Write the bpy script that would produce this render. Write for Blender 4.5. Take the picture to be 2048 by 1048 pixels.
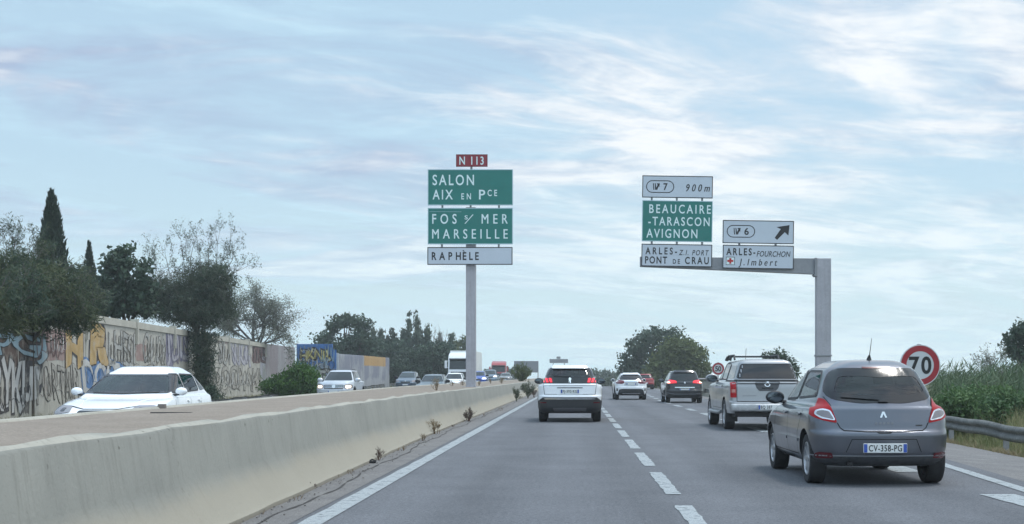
import bpy, bmesh, math, random
import numpy as np
from mathutils import Vector, Matrix
from mathutils.bvhtree import BVHTree

for o in list(bpy.data.objects):
    bpy.data.objects.remove(o)
C = bpy.context.scene.collection
R = math.radians
rng = np.random.default_rng(7)
random.seed(7)

# ------------------------------------------------------------------ camera
F, HC, VX, VY = 2700.0, 1.32, 1151.0, 752.0       # focal length in photo pixels, eye height, vanishing point
cam = bpy.data.cameras.new('camera'); camo = bpy.data.objects.new('camera', cam); C.objects.link(camo)
cam.sensor_width = 36; cam.lens = F / 2048 * 36
cam.shift_x = -(VX - 1024) / 2048; cam.shift_y = (VY - 524) / 2048
cam.clip_start = 0.05; cam.clip_end = 9000
camo.location = (0, 0, HC); camo.rotation_euler = (R(90), 0, 0)
bpy.context.scene.camera = camo

def at(px, py, Y):                                 # a pixel of the photo at distance Y -> a point in metres
    return Vector(((px - VX) / F * Y, Y, HC - (py - VY) / F * Y))

# ------------------------------------------------------------------ sky, sun, exposure
SUN_EL, SUN_AZ = R(70), R(64)                      # high on the right, behind thin cloud
sc = bpy.context.scene
sc.view_settings.view_transform = 'Standard'; sc.view_settings.look = 'None'
sc.view_settings.exposure = 0.0; sc.view_settings.gamma = 1.0
world = bpy.data.worlds.new('World'); sc.world = world; world.use_nodes = True

class NT:
    def __init__(s, tree): s.t = tree; s.n = tree.nodes; s.l = tree.links
    def new(s, typ, **kw):
        n = s.n.new(typ)
        for k, v in kw.items(): setattr(n, k, v)
        return n
    def set(s, sock, v):
        if isinstance(v, bpy.types.NodeSocket): s.l.new(v, sock)
        else: sock.default_value = v
    def math(s, op, a, b=0.0, c=None, clamp=False):
        n = s.new('ShaderNodeMath', operation=op); n.use_clamp = clamp
        s.set(n.inputs[0], a); s.set(n.inputs[1], b)
        if c is not None: s.set(n.inputs[2], c)
        return n.outputs[0]
    def mix(s, f, a, b, mode='MIX'):
        n = s.new('ShaderNodeMix', data_type='RGBA', blend_type=mode)
        s.set(n.inputs[0], f)
        for i, v in ((6, a), (7, b)):
            if isinstance(v, (tuple, list)): v = (*v[:3], 1)
            s.set(n.inputs[i], v)
        return n.outputs[2]
    def noise(s, vec, scale, detail=4, rough=.55, dist=0.0, out=0):
        n = s.new('ShaderNodeTexNoise'); s.l.new(vec, n.inputs['Vector'])
        n.inputs['Scale'].default_value = scale; n.inputs['Detail'].default_value = detail
        n.inputs['Roughness'].default_value = rough; n.inputs['Distortion'].default_value = dist
        return n.outputs[out]
    def remap(s, v, a, b, c=0.0, d=1.0, smooth=False):
        n = s.new('ShaderNodeMapRange'); n.clamp = True
        if smooth: n.interpolation_type = 'SMOOTHSTEP'
        s.set(n.inputs[0], v)
        for i, x in enumerate((a, b, c, d)): n.inputs[i + 1].default_value = x
        return n.outputs[0]
    def mapping(s, vec, loc=(0,0,0), rot=(0,0,0), scale=(1,1,1)):
        n = s.new('ShaderNodeMapping'); s.l.new(vec, n.inputs[0])
        n.inputs[1].default_value = loc; n.inputs[2].default_value = rot; n.inputs[3].default_value = scale
        return n.outputs[0]

def build_sky():
    w = NT(world.node_tree); w.n.clear()
    out = w.new('ShaderNodeOutputWorld')
    sky = w.new('ShaderNodeTexSky', sky_type='NISHITA'); sky.sun_disc = False
    sky.sun_elevation = SUN_EL; sky.sun_rotation = SUN_AZ; sky.air_density = 1.0; sky.dust_density = 1.2; sky.ozone_density = 1.0
    bg = w.new('ShaderNodeBackground'); bg.inputs[1].default_value = 0.13
    w.l.new(sky.outputs[0], bg.inputs[0])
    tc = w.new('ShaderNodeTexCoord'); d = tc.outputs['Generated']
    sep = w.new('ShaderNodeSeparateXYZ'); w.l.new(d, sep.inputs[0])
    x, y, z = sep.outputs
    zz = w.math('ADD', w.math('MAXIMUM', z, 0.0), 0.13)
    comb = w.new('ShaderNodeCombineXYZ')
    w.l.new(w.math('DIVIDE', x, zz), comb.inputs[0]); w.l.new(w.math('DIVIDE', y, zz), comb.inputs[1])
    def sheet(turn, sx, sy, off):                                               # cloud coordinates drawn out along the wind
        return w.mapping(w.mapping(comb.outputs[0], (0, 0, 0), (0, 0, R(-turn))), off, (0, 0, 0), (sx, sy, 1))
    n1 = w.noise(sheet(22, .80, 1.15, (3.1, 5.7, 0)), 1.0, 6, .58, 1.1)         # broad banks
    n2 = w.noise(sheet(22, .95, 1.6, (8.2, 4.4, 0)), 2.6, 8, .62, .9)           # streaks
    n3 = w.noise(sheet(18, .8, 1.5, (1.2, 9.4, 0)), 8.0, 6, .62, .3)            # ripples
    gd = Vector((0.125, 1, 0.215)).normalized()                                 # the veiled sun's side of the sky is brighter
    dot = w.new('ShaderNodeVectorMath', operation='DOT_PRODUCT'); w.l.new(d, dot.inputs[0]); dot.inputs[1].default_value = gd
    glow = w.math('POWER', w.math('MAXIMUM', dot.outputs['Value'], 0.0), 60.0)
    dens = w.math('ADD', w.math('MULTIPLY', n1, .60), w.math('MULTIPLY', n2, .28))
    dens = w.math('ADD', dens, w.math('MULTIPLY', n3, .12))
    dg = w.math('ADD', dens, w.math('MULTIPLY_ADD', glow, .125, w.math('MULTIPLY', x, .10)))
    cover = w.math('MULTIPLY_ADD', w.remap(dens, .42, .54, 0.0, 1.0, True), .32, .68)
    bright = w.remap(dg, .47, .665, 0.0, 1.0, True)
    cc = w.mix(w.remap(n1, .42, .58), (.58, .81, .96), (0.41, 0.525, 0.72))      # thin veil to grey-blue bank
    cc = w.mix(bright, cc, (.98, 1.02, 1.05))
    low = w.remap(z, .01, .19, 1.0, 0.0, True)                                  # pale band over the horizon
    cc = w.mix(w.math('MULTIPLY', low, .70), cc, (0.76, 0.99, 1.07))
    cover = w.math('MAXIMUM', cover, w.math('MULTIPLY', low, .95))
    bg2 = w.new('ShaderNodeBackground'); w.l.new(cc, bg2.inputs[0]); # extra cloud brightness added overhead and behind us to light the scene
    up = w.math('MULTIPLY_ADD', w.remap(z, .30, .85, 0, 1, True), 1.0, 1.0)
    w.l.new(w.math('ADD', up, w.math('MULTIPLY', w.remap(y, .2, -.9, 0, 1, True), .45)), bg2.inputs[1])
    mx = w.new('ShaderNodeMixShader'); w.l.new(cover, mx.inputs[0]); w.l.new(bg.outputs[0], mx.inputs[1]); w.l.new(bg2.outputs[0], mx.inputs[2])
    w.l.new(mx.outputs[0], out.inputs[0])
build_sky()
sl = bpy.data.lights.new('sun', 'SUN'); sl.energy = 1.6; sl.angle = R(10); sl.color = (1.0, .96, .90)
slo = bpy.data.objects.new('sun', sl); C.objects.link(slo)
sd = Vector((math.sin(SUN_AZ) * math.cos(SUN_EL), math.cos(SUN_AZ) * math.cos(SUN_EL), math.sin(SUN_EL)))
slo.rotation_euler = sd.to_track_quat('Z', 'Y').to_euler(); slo.location = (0, 0, 60)

# ------------------------------------------------------------------ materials
MATS = {}
def pbr(name, col, rough=.5, metal=0.0, coat=0.0, var=None, bump=None, spec=.5, emit=None, var2=None, coat_rough=.04):
    """principled material; var=(scale, amount) breaks up the colour, bump=(scale, strength)"""
    if name in MATS: return MATS[name]
    m = bpy.data.materials.new(name); m.use_nodes = True; MATS[name] = m
    t = NT(m.node_tree); b = t.n['Principled BSDF']
    b.inputs['Roughness'].default_value = rough; b.inputs['Metallic'].default_value = metal
    b.inputs['Coat Weight'].default_value = coat; b.inputs['Coat Roughness'].default_value = coat_rough
    b.inputs['Specular IOR Level'].default_value = spec
    b.inputs['Base Color'].default_value = (*col, 1)
    if var or bump:
        tc = t.new('ShaderNodeTexCoord'); oc = tc.outputs['Object']
    if var:
        n = t.noise(oc, var[0], 6, .6)
        f = t.remap(n, .3, .7)
        lo = tuple(c * (1 - var[1]) for c in col); hi = tuple(min(1, c * (1 + var[1])) for c in col)
        c = t.mix(f, lo, hi)
        if var2:
            c = t.mix(t.math('MULTIPLY', t.remap(t.noise(oc, var2[0], 5, .65), .5, .68), var2[2]), c, var2[1])
        t.l.new(c, b.inputs['Base Color'])
    if bump:
        bn = t.new('ShaderNodeBump'); bn.inputs['Strength'].default_value = bump[1]; bn.inputs['Distance'].default_value = .02
        t.l.new(t.noise(oc, bump[0], 5, .6), bn.inputs['Height']); t.l.new(bn.outputs[0], b.inputs['Normal'])
    if emit:
        b.inputs['Emission Color'].default_value = (*emit[0], 1); b.inputs['Emission Strength'].default_value = emit[1]
    return m

def leafmat(name, c1, c2, c3=None, trans=.25):
    """foliage: every leaf its own tone between c1 and c2, whole clumps leaning to c3"""
    if name in MATS: return MATS[name]
    m = bpy.data.materials.new(name); m.use_nodes = True; MATS[name] = m
    t = NT(m.node_tree); b = t.n['Principled BSDF']; out = t.n['Material Output']
    g = t.new('ShaderNodeNewGeometry'); r = g.outputs['Random Per Island']
    c = t.mix(r, c1, c2)
    if c3:
        tc = t.new('ShaderNodeTexCoord')
        c = t.mix(t.remap(t.noise(tc.outputs['Object'], .9, 3), .42, .62), c, c3)
    t.l.new(c, b.inputs['Base Color']); b.inputs['Roughness'].default_value = .65; b.inputs['Specular IOR Level'].default_value = .25
    tr = t.new('ShaderNodeBsdfTranslucent'); t.l.new(c, tr.inputs[0])
    mx = t.new('ShaderNodeMixShader'); mx.inputs[0].default_value = trans
    t.l.new(b.outputs[0], mx.inputs[1]); t.l.new(tr.outputs[0], mx.inputs[2]); t.l.new(mx.outputs[0], out.inputs[0])
    return m

def paint(name, col, metal=0.0, rough=.35, dirt=.35):
    """car paint under clear coat, road dust low down on the body"""
    if name in MATS: return MATS[name]
    m = bpy.data.materials.new(name); m.use_nodes = True; MATS[name] = m
    t = NT(m.node_tree); b = t.n['Principled BSDF']
    tc = t.new('ShaderNodeTexCoord'); oc = tc.outputs['Object']
    sp = t.new('ShaderNodeSeparateXYZ'); t.l.new(oc, sp.inputs[0])
    low = t.remap(sp.outputs[2], .25, .75, 1, 0)
    n = t.remap(t.noise(oc, 5, 6, .65), .35, .75)
    f = t.math('MULTIPLY', t.math('MULTIPLY', t.math('ADD', t.math('MULTIPLY', low, .8), .12), n), dirt)
    fl = t.noise(oc, 420, 2, .5)
    flk = t.mix(t.remap(fl, .35, .65), tuple(c * .9 for c in col), tuple(min(1, c * 1.1) for c in col))
    t.l.new(t.mix(f, flk, (.17, .15, .13)), b.inputs['Base Color'])
    b.inputs['Metallic'].default_value = metal; b.inputs['Coat Weight'].default_value = .8; b.inputs['Coat Roughness'].default_value = .06
    t.l.new(t.math('ADD', t.math('MULTIPLY', f, .6), rough), b.inputs['Roughness'])
    return m

def glassmat(name='clear_glass', tint=(.55, .62, .62)):
    if name in MATS: return MATS[name]
    m = bpy.data.materials.new(name); m.use_nodes = True; MATS[name] = m
    t = NT(m.node_tree); t.n.remove(t.n['Principled BSDF']); out = t.n['Material Output']
    tr = t.new('ShaderNodeBsdfTransparent'); tr.inputs[0].default_value = (*tint, 1)
    gl = t.new('ShaderNodeBsdfGlossy'); gl.inputs['Roughness'].default_value = .02
    fr = t.new('ShaderNodeFresnel'); fr.inputs[0].default_value = 1.5
    mx = t.new('ShaderNodeMixShader'); t.l.new(t.math('MULTIPLY_ADD', fr.outputs[0], 1.0, .02), mx.inputs[0])
    t.l.new(tr.outputs[0], mx.inputs[1]); t.l.new(gl.outputs[0], mx.inputs[2]); t.l.new(mx.outputs[0], out.inputs[0])
    return m

# ------------------------------------------------------------------ objects
def tag(o, label=None, cat=None, group=None, kind=None):
    if label: o['label'] = label
    if cat: o['category'] = cat
    if group: o['group'] = group
    if kind: o['kind'] = kind
    return o
def thing(name, label, cat, loc=(0, 0, 0), rz=0.0, group=None):
    o = bpy.data.objects.new(name, None); C.objects.link(o); o.empty_display_size = .3
    o.location = loc; o.rotation_euler = (0, 0, rz)
    return tag(o, label, cat, group)
def link(name, me, mat, parent=None, smooth=None):
    o = bpy.data.objects.new(name, me); C.objects.link(o)
    for m in (mat if isinstance(mat, (list, tuple)) else [mat]):
        if m: me.materials.append(m)
    if parent: o.parent = parent
    if smooth is not None:
        for p in me.polygons: p.use_smooth = True
        if smooth < 180: me.set_sharp_from_angle(angle=R(smooth))
    return o
def obj(name, verts, faces, mat, parent=None, smooth=None):
    me = bpy.data.meshes.new(name); me.from_pydata([tuple(v) for v in verts], [], faces); me.update()
    return link(name, me, mat, parent, smooth)
def fast(name, V, Fq, mat, parent=None):
    V = np.asarray(V, np.float32).reshape(-1, 3); Fq = np.asarray(Fq, np.int32)
    k = Fq.shape[1]
    me = bpy.data.meshes.new(name); me.vertices.add(len(V)); me.vertices.foreach_set('co', V.ravel())
    me.loops.add(Fq.size); me.loops.foreach_set('vertex_index', Fq.ravel())
    me.polygons.add(len(Fq)); me.polygons.foreach_set('loop_start', np.arange(0, Fq.size, k, dtype=np.int32))
    me.polygons.foreach_set('loop_total', np.full(len(Fq), k, np.int32))
    me.update(calc_edges=True); me.validate()
    return link(name, me, mat, parent)

class MB:
    """collects simple shapes into one mesh"""
    def __init__(s): s.v = []; s.f = []; s.m = []; s.mi = 0
    def add(s, vs, fs):
        k = len(s.v); s.v += [tuple(v) for v in vs]
        s.f += [tuple(i + k for i in f) for f in fs]; s.m += [s.mi] * len(fs); return s
    def box(s, x0, x1, y0, y1, z0, z1):
        v = [(x, y, z) for z in (z0, z1) for x, y in ((x0, y0), (x1, y0), (x1, y1), (x0, y1))]
        return s.add(v, [(3, 2, 1, 0), (4, 5, 6, 7), (0, 1, 5, 4), (1, 2, 6, 5), (2, 3, 7, 6), (3, 0, 4, 7)])
    def rbox(s, x0, x1, y0, y1, z0, z1, b):
        """box with its twelve edges bevelled"""
        bm = bmesh.new(); bmesh.ops.create_cube(bm, size=1)
        for v in bm.verts: v.co = Vector(((x0 + x1) / 2 + v.co.x * (x1 - x0), (y0 + y1) / 2 + v.co.y * (y1 - y0), (z0 + z1) / 2 + v.co.z * (z1 - z0)))
        bmesh.ops.bevel(bm, geom=bm.edges[:], offset=b, segments=3, profile=.6, affect='EDGES')
        bm.verts.index_update(); s.add([v.co[:] for v in bm.verts], [[v.index for v in f.verts] for f in bm.faces]); bm.free(); return s
    def tube(s, pts, rad, seg=6, cap=True):
        pts = [Vector(p) for p in pts]; n = len(pts)
        if not hasattr(rad, '__len__'): rad = [rad] * n
        ring = []
        for i, p in enumerate(pts):
            d = (pts[min(i + 1, n - 1)] - pts[max(i - 1, 0)]); d = d.normalized() if d.length > 1e-9 else Vector((0, 0, 1))
            a = d.cross(Vector((0, 0, 1)) if abs(d.z) < .95 else Vector((1, 0, 0))).normalized(); b = d.cross(a)
            ring.append([p + (a * math.cos(2 * math.pi * k / seg) + b * math.sin(2 * math.pi * k / seg)) * rad[i] for k in range(seg)])
        vs = [q for r in ring for q in r]; fs = []
        for i in range(n - 1):
            for k in range(seg):
                k2 = (k + 1) % seg; fs.append((i * seg + k, i * seg + k2, (i + 1) * seg + k2, (i + 1) * seg + k))
        if cap: fs += [tuple(range(seg))[::-1], tuple(range((n - 1) * seg, n * seg))]
        return s.add(vs, fs)
    def prism(s, poly, axis, a, b):
        """outline in a plane, extruded along axis from a to b"""
        n = len(poly)
        def P(u, v, w): return {'y': (u, w, v), 'x': (w, u, v), 'z': (u, v, w)}[axis]
        vs = [P(u, v, a) for u, v in poly] + [P(u, v, b) for u, v in poly]
        fs = [tuple(range(n)), tuple(range(2 * n - 1, n - 1, -1))] + [(i, i + n, (i + 1) % n + n, (i + 1) % n) for i in range(n)]
        return s.add(vs, fs)
    def lathe(s, prof, axis='x', seg=32, c=(0, 0, 0)):
        """profile (radius, along-axis) turned about an axis through c"""
        vs = []; n = len(prof)
        for k in range(seg):
            t = 2 * math.pi * k / seg; ct, st = math.cos(t), math.sin(t)
            for r, h in prof:
                q = {'x': (h, r * ct, r * st), 'y': (r * ct, h, r * st), 'z': (r * ct, r * st, h)}[axis]
                vs.append((q[0] + c[0], q[1] + c[1], q[2] + c[2]))
        fs = [(k * n + i, k * n + i + 1, ((k + 1) % seg) * n + i + 1, ((k + 1) % seg) * n + i) for k in range(seg) for i in range(n - 1)]
        return s.add(vs, fs)
    def ball(s, c, r, seg=12, rings=8):
        pr = [(max(1e-4, math.sin(math.pi * i / rings)), -math.cos(math.pi * i / rings)) for i in range(rings + 1)]
        k = len(s.v); s.lathe(pr, 'z', seg)
        for i in range(k, len(s.v)):
            v = s.v[i]; s.v[i] = (c[0] + v[0] * r[0], c[1] + v[1] * r[1], c[2] + v[2] * r[2])
        return s
    def build(s, name, mat, parent=None, smooth=None):
        me = bpy.data.meshes.new(name); me.from_pydata(s.v, [], s.f)
        bm = bmesh.new(); bm.from_mesh(me); bmesh.ops.recalc_face_normals(bm, faces=bm.faces[:]); bm.to_mesh(me); bm.free()
        if any(s.m): me.polygons.foreach_set('material_index', s.m)
        me.update()
        return link(name, me, mat, parent, smooth)

# ------------------------------------------------------------------ lettering
_glyph = {}
def glyphs(s, bold=0.0, spacing=1.0, shear=0.0):
    if 'M' in s or 'm' in s: bold = 0.0                # these letters overlap themselves when fattened
    key = (s, round(bold, 4), round(spacing, 3), shear)
    if key in _glyph: return _glyph[key]
    cu = bpy.data.curves.new('t', 'FONT'); cu.body = s; cu.size = 1; cu.offset = bold; cu.space_character = spacing; cu.shear = shear; cu.resolution_u = 4
    o = bpy.data.objects.new('t', cu); C.objects.link(o)
    bpy.context.view_layer.update()
    me = bpy.data.meshes.new_from_object(o.evaluated_get(bpy.context.evaluated_depsgraph_get()))
    V = np.array([v.co[:2] for v in me.vertices]).reshape(-1, 2); Fs = [tuple(p.vertices) for p in me.polygons]
    bpy.data.meshes.remove(me); bpy.data.objects.remove(o); bpy.data.curves.remove(cu)
    _glyph[key] = (V, Fs); return V, Fs
def text2d(s, width, cap, bold=0.0, shear=0.0, stretch=.80):
    """letters fitted to a width and a cap height in metres, lower left at 0,0"""
    capu = glyphs('H')[0][:, 1].max()
    k = cap / capu
    V, Fs = glyphs(s, bold, 1.0, shear); w1 = (V[:, 0].max() - V[:, 0].min()) * k * stretch
    sp = 1.0
    if len(s) > 1:
        V2, _ = glyphs(s, bold, 1.5, shear); w2 = (V2[:, 0].max() - V2[:, 0].min()) * k * stretch
        sp = min(2.2, max(.8, 1 + .5 * (width - w1) / max(1e-6, w2 - w1)))
    V, Fs = glyphs(s, bold, sp, shear); V = V.copy()
    V[:, 0] -= V[:, 0].min(); V[:, 0] *= width / V[:, 0].max(); V[:, 1] *= k
    return V, Fs
def text_on(parent, mat, s, x, z, width, cap, y, name='lettering', bold=.012, shear=0.0, flip=False, stretch=.74):
    """flat lettering in the parent's x-z plane at y (facing -y)"""
    V, Fs = text2d(s, width, cap, bold, shear, stretch)
    sg = -1 if flip else 1
    vs = [(x + sg * a, y, z + b) for a, b in V]
    if bold and ('M' in s or 'm' in s):                # thicken with two shifted layers instead
        d = cap * bold * 1.1; n = len(vs); base = list(vs)
        for k, o in ((1, -d), (2, d)): vs += [(a + o, b - .0004 * k, c) for a, b, c in base]; Fs = list(Fs) + [tuple(i + n * k for i in f) for f in Fs[:len(Fs) if k == 1 else len(Fs) // 2]]
    return obj(name, vs, Fs, mat, parent)
# ------------------------------------------------------------------ vehicles
def pchip(xs, ys, xq):
    xs = np.asarray(xs, float); ys = np.asarray(ys, float); h = np.diff(xs); dl = np.diff(ys) / h; n = len(xs)
    d = np.zeros(n)
    for i in range(1, n - 1):
        if dl[i - 1] * dl[i] > 0:
            w1 = 2 * h[i] + h[i - 1]; w2 = h[i] + 2 * h[i - 1]; d[i] = (w1 + w2) / (w1 / dl[i - 1] + w2 / dl[i])
    d[0] = dl[0]; d[-1] = dl[-1]
    i = np.clip(np.searchsorted(xs, xq, side='right') - 1, 0, n - 2); t = (xq - xs[i]) / h[i]
    return (2*t**3 - 3*t**2 + 1) * ys[i] + (t**3 - 2*t**2 + t) * h[i] * d[i] + (-2*t**3 + 3*t**2) * ys[i + 1] + (t**3 - t**2) * h[i] * d[i + 1]

def hull(rows, sub=5, taper=.035):
    """stack of plan outlines -> closed shell. row: z, y_rear, y_front, half width, rear corner rx ry, front corner rx ry, rear crown, front crown"""
    rows = np.array(rows, float); n = len(rows)
    q = np.linspace(0, n - 1, (n - 1) * sub + 1)
    cols = [pchip(np.arange(n), rows[:, j], q) for j in range(rows.shape[1])]
    y0, y1 = rows[:, 1].min(), rows[:, 2].max(); ym = (y0 + y1) / 2; hl = (y1 - y0) / 2
    rings = []
    for i in range(len(q)):
        z, yr, yf, w, rxr, ryr, rxf, ryf, kr, kf = (c[i] for c in cols)
        rxr = min(rxr, w * .95); rxf = min(rxf, w * .95)
        span = yf - yr; s = min(1.0, span / (ryr + ryf + kr + kf + .05)); ryr *= s; ryf *= s; kr *= s; kf *= s
        P = []
        for k in range(9):
            x = (w - rxr) * k / 9; P.append((x, yr + kr * (x / w) ** 2))
        yb = yr + kr * ((w - rxr) / w) ** 2
        for k in range(9):
            a = math.pi / 2 * k / 9; P.append((w - rxr + rxr * math.sin(a), yb + ryr * (1 - math.cos(a))))
        ya = yb + ryr; yfb = yf - kf * ((w - rxf) / w) ** 2; yc = yfb - ryf
        for k in range(31): P.append((w, ya + (yc - ya) * k / 30))
        for k in range(1, 10):
            a = math.pi / 2 * (1 - k / 9); P.append((w - rxf + rxf * math.sin(a), yfb - ryf * (1 - math.cos(a))))
        for k in range(1, 10):
            x = (w - rxf) * (1 - k / 9); P.append((x, yf - kf * (x / w) ** 2))
        P = [(x * (1 - taper * abs((y - ym) / hl) ** 3), y) for x, y in P]
        full = P + [(-x, y) for x, y in P[-2:0:-1]]
        rings.append([(x, y, z) for x, y in full])
    N = len(rings[0]); V = [v for r in rings for v in r]; Fs = []
    for i in range(len(rings) - 1):
        for k in range(N):
            k2 = (k + 1) % N; Fs.append((i * N + k, i * N + k2, (i + 1) * N + k2, (i + 1) * N + k))
    Fs.append(tuple(range(N))[::-1]); Fs.append(tuple(range((len(rings) - 1) * N, len(rings) * N)))
    return V, Fs

def car_rows(p):
    g = p.get; L, hw, H = p['L'], p['hw'], p['H']
    zb, zbelt, zhf, zbump = g('zb', .22), p['zbelt'], g('zhf', .74), g('zbump', .66)
    zcowl = g('zcowl', zbelt); bump = g('bump', .06); yc, yt, yrb, yrt, wr, wb = p['yc'], p['yt'], p['yrb'], p['yrt'], p['wr'], p['wb']
    zre = g('zre', H - .075)
    kr, kb = g('kr', .12), g('kb', .07); rc = g('rc', (.30, .42)); gc = g('gc', (.20, .36)); ws = g('ws', .20)
    fr = (.40, .55)
    zm = zhf + .55 * (zcowl - zhf)
    rows = [
        (zb,        .20, L - .26, hw - .13, *rc, *fr, kr, .18),
        (zb + .07,  .07, L - .09, hw - .05, *rc, *fr, kr, .18),
        (.42,       .015, L - .01, hw - .012, *rc, *fr, kr, .18),
        (zbump - .05, .0, L, hw, *rc, *fr, kr, .18),
        (zbump - .01, .008, L - .01, hw, *rc, *fr, kr, .19),
        (zbump + .02, bump, L - .05, hw - .002, rc[0] * .9, rc[1] * .95, *fr, kb, .20),
        (zhf + .05, bump + .02, L - .16, hw - .006, rc[0] * .85, rc[1] * .9, *fr, kb, .26),
        (zm + .02,  bump + .04, yc + .52 * (L - yc), hw - .022, rc[0] * .8, rc[1] * .9, .34, .5, kb, .30),
        (zbelt - .035, yrb - .03, yc + .10, hw - .045, .24, .38, .26, .42, kb, .26),
        (zbelt + .01, yrb, yc, wb, gc[0], gc[1], g('fc', .22), .34, kb, ws),
        (zbelt + .5 * (zre - zbelt), yrb + g('rb', .42) * (yrt - yrb), yc + .47 * (yt - yc), wb + .46 * (wr - wb), gc[0], gc[1], g('fc', .20), .32, kb, ws),
        (zre,       yrt, yt, wr, gc[0], gc[1] * .9, g('fc', .20), .30, kb, ws),
        (zre + .035, yrt + .04, yt - .09, wr - .055, .2, .3, .2, .3, kb, ws),
        (H - .018,  yrt + .22, yt - .34, wr - .20, .2, .3, .2, .3, .07, .12),
        (H - .004,  yrt + .60, yt - .70, wr - .38, .1, .2, .1, .2, .05, .05),
        (H,         (yrt + yt) / 2 - .25, (yrt + yt) / 2 + .25, .04, .02, .1, .02, .1, .02, .02)]
    return p['rows'](rows) if 'rows' in p else rows

def cavity_rows(p):
    zre = p.get('zre', p['H'] - .075); zb, wb, wr = p['zbelt'], p['wb'], p['wr']; gc = (.18, .3)
    return [(.55, .45, p['yc'] + .1, p['hw'] - .16, .2, .3, .2, .3, .05, .1),
            (zb, p['yrb'] + .08, p['yc'] - .10, wb - .06, *gc, .2, .3, .06, .18),
            (zb + .5 * (zre - zb), p['yrb'] + .42 * (p['yrt'] - p['yrb']) + .08, p['yc'] + .47 * (p['yt'] - p['yc']) - .10, wb + .46 * (wr - wb) - .06, *gc, .2, .3, .06, .18),
            (zre - .02, p['yrt'] + .08, p['yt'] - .10, wr - .06, *gc, .2, .3, .06, .18),
            (p['H'] - .05, p['yrt'] + .3, p['yt'] - .4, wr - .2, .1, .2, .1, .2, .05, .1)]

VIEWS = {'rear': ((0, 1, 0), lambda a, b: (a, -2.0, b)), 'front': ((0, -1, 0), lambda a, b: (a, 9.0, b)),
         'left': ((1, 0, 0), lambda a, b: (-3.0, a, b)), 'right': ((-1, 0, 0), lambda a, b: (3.0, a, b)), 'top': ((0, 0, -1), lambda a, b: (a, b, 5.0))}
def patch(name, bvh, polys, view, mat, parent, off=.004, step=.035, skirt=.012):
    """outlines drawn in a side, front or rear elevation, laid onto the shell as a plate with turned-in edges"""
    d, org = VIEWS[view]; d = Vector(d); bm = bmesh.new()
    for poly in polys:
        b2 = bmesh.new(); b2.faces.new([b2.verts.new((a, b, 0)) for a, b in poly])
        for ax in (0, 1):
            lo = min(q[ax] for q in poly); hi = max(q[ax] for q in poly); c = lo + step
            while c < hi:
                no = Vector((1, 0, 0)) if ax == 0 else Vector((0, 1, 0))
                bmesh.ops.bisect_plane(b2, geom=b2.verts[:] + b2.edges[:] + b2.faces[:], plane_co=no * c, plane_no=no); c += step
        b2.verts.index_update(); vm = {}
        cx = sum(a for a, b in poly) / len(poly); cy = sum(b for a, b in poly) / len(poly)
        def cast(a, b):
            h = bvh.ray_cast(Vector(org(a, b)), d)
            return h if h[0] is not None and h[1].dot(d) < -.10 else None
        cok = cast(cx, cy) is not None
        for v in b2.verts:
            hit = cast(v.co.x, v.co.y)
            if hit is None and cok:                      # beyond the outline of the shell: slide back to its edge
                lo, hi = 0.0, 1.0
                for _ in range(9):
                    t = (lo + hi) / 2; h = cast(v.co.x + (cx - v.co.x) * t, v.co.y + (cy - v.co.y) * t)
                    if h is None: lo = t
                    else: hi = t; hit = h
            if hit is not None: vm[v.index] = bm.verts.new(hit[0] + hit[1] * off)
        for f in b2.faces:
            vs = [vm.get(v.index) for v in f.verts]
            if all(vs):
                try: bm.faces.new(vs)
                except ValueError: pass
        b2.free()
    if not bm.faces: bm.free(); return None
    for v in [v for v in bm.verts if not v.link_faces]: bm.verts.remove(v)
    bm.normal_update()
    for f in bm.faces:
        if f.normal.dot(d) > 0: f.normal_flip()
    ed = [e for e in bm.edges if e.is_boundary]
    if skirt and ed:
        r = bmesh.ops.extrude_edge_only(bm, edges=ed)
        for v in [g for g in r['geom'] if isinstance(g, bmesh.types.BMVert)]: v.co += d * skirt
    me = bpy.data.meshes.new(name); bm.to_mesh(me); bm.free()
    return link(name, me, mat, parent, 35)

def ribbon(pts, w, closed=False):
    """mitred quads along a drawn line"""
    P = [Vector(q) for q in pts]; P = [q for k, q in enumerate(P) if k == 0 or (q - P[k - 1]).length > 1e-4]
    if closed and (P[0] - P[-1]).length < 1e-4: P.pop()
    n = len(P); N = []
    for i in range(n):
        t0 = (P[i] - P[i - 1]).normalized() if closed or i > 0 else None
        t1 = (P[(i + 1) % n] - P[i]).normalized() if closed or i < n - 1 else None
        t0 = t0 or t1; t1 = t1 or t0; m = Vector((-t0.y - t1.y, t0.x + t1.x))
        m = m.normalized() if m.length > 1e-3 else Vector((-t0.y, t0.x))
        N.append(m * (w / 2) / max(.5, m.dot(Vector((-t0.y, t0.x)))))
    out = []
    for i in range(n if closed else n - 1):
        k = (i + 1) % n; out.append([tuple(P[i] - N[i]), tuple(P[k] - N[k]), tuple(P[k] + N[k]), tuple(P[i] + N[i])])
    return out
def mir(poly): return [(-a, b) for a, b in poly][::-1]
def shrink(poly, k):
    cx = sum(a for a, b in poly) / len(poly); cy = sum(b for a, b in poly) / len(poly)
    out = []
    for a, b in poly:
        v = Vector((a - cx, b - cy)); l = v.length; v *= max(.1, (l - k * 1.3) / l) if l > 1e-6 else 1; out.append((cx + v.x, cy + v.y))
    return out
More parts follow.
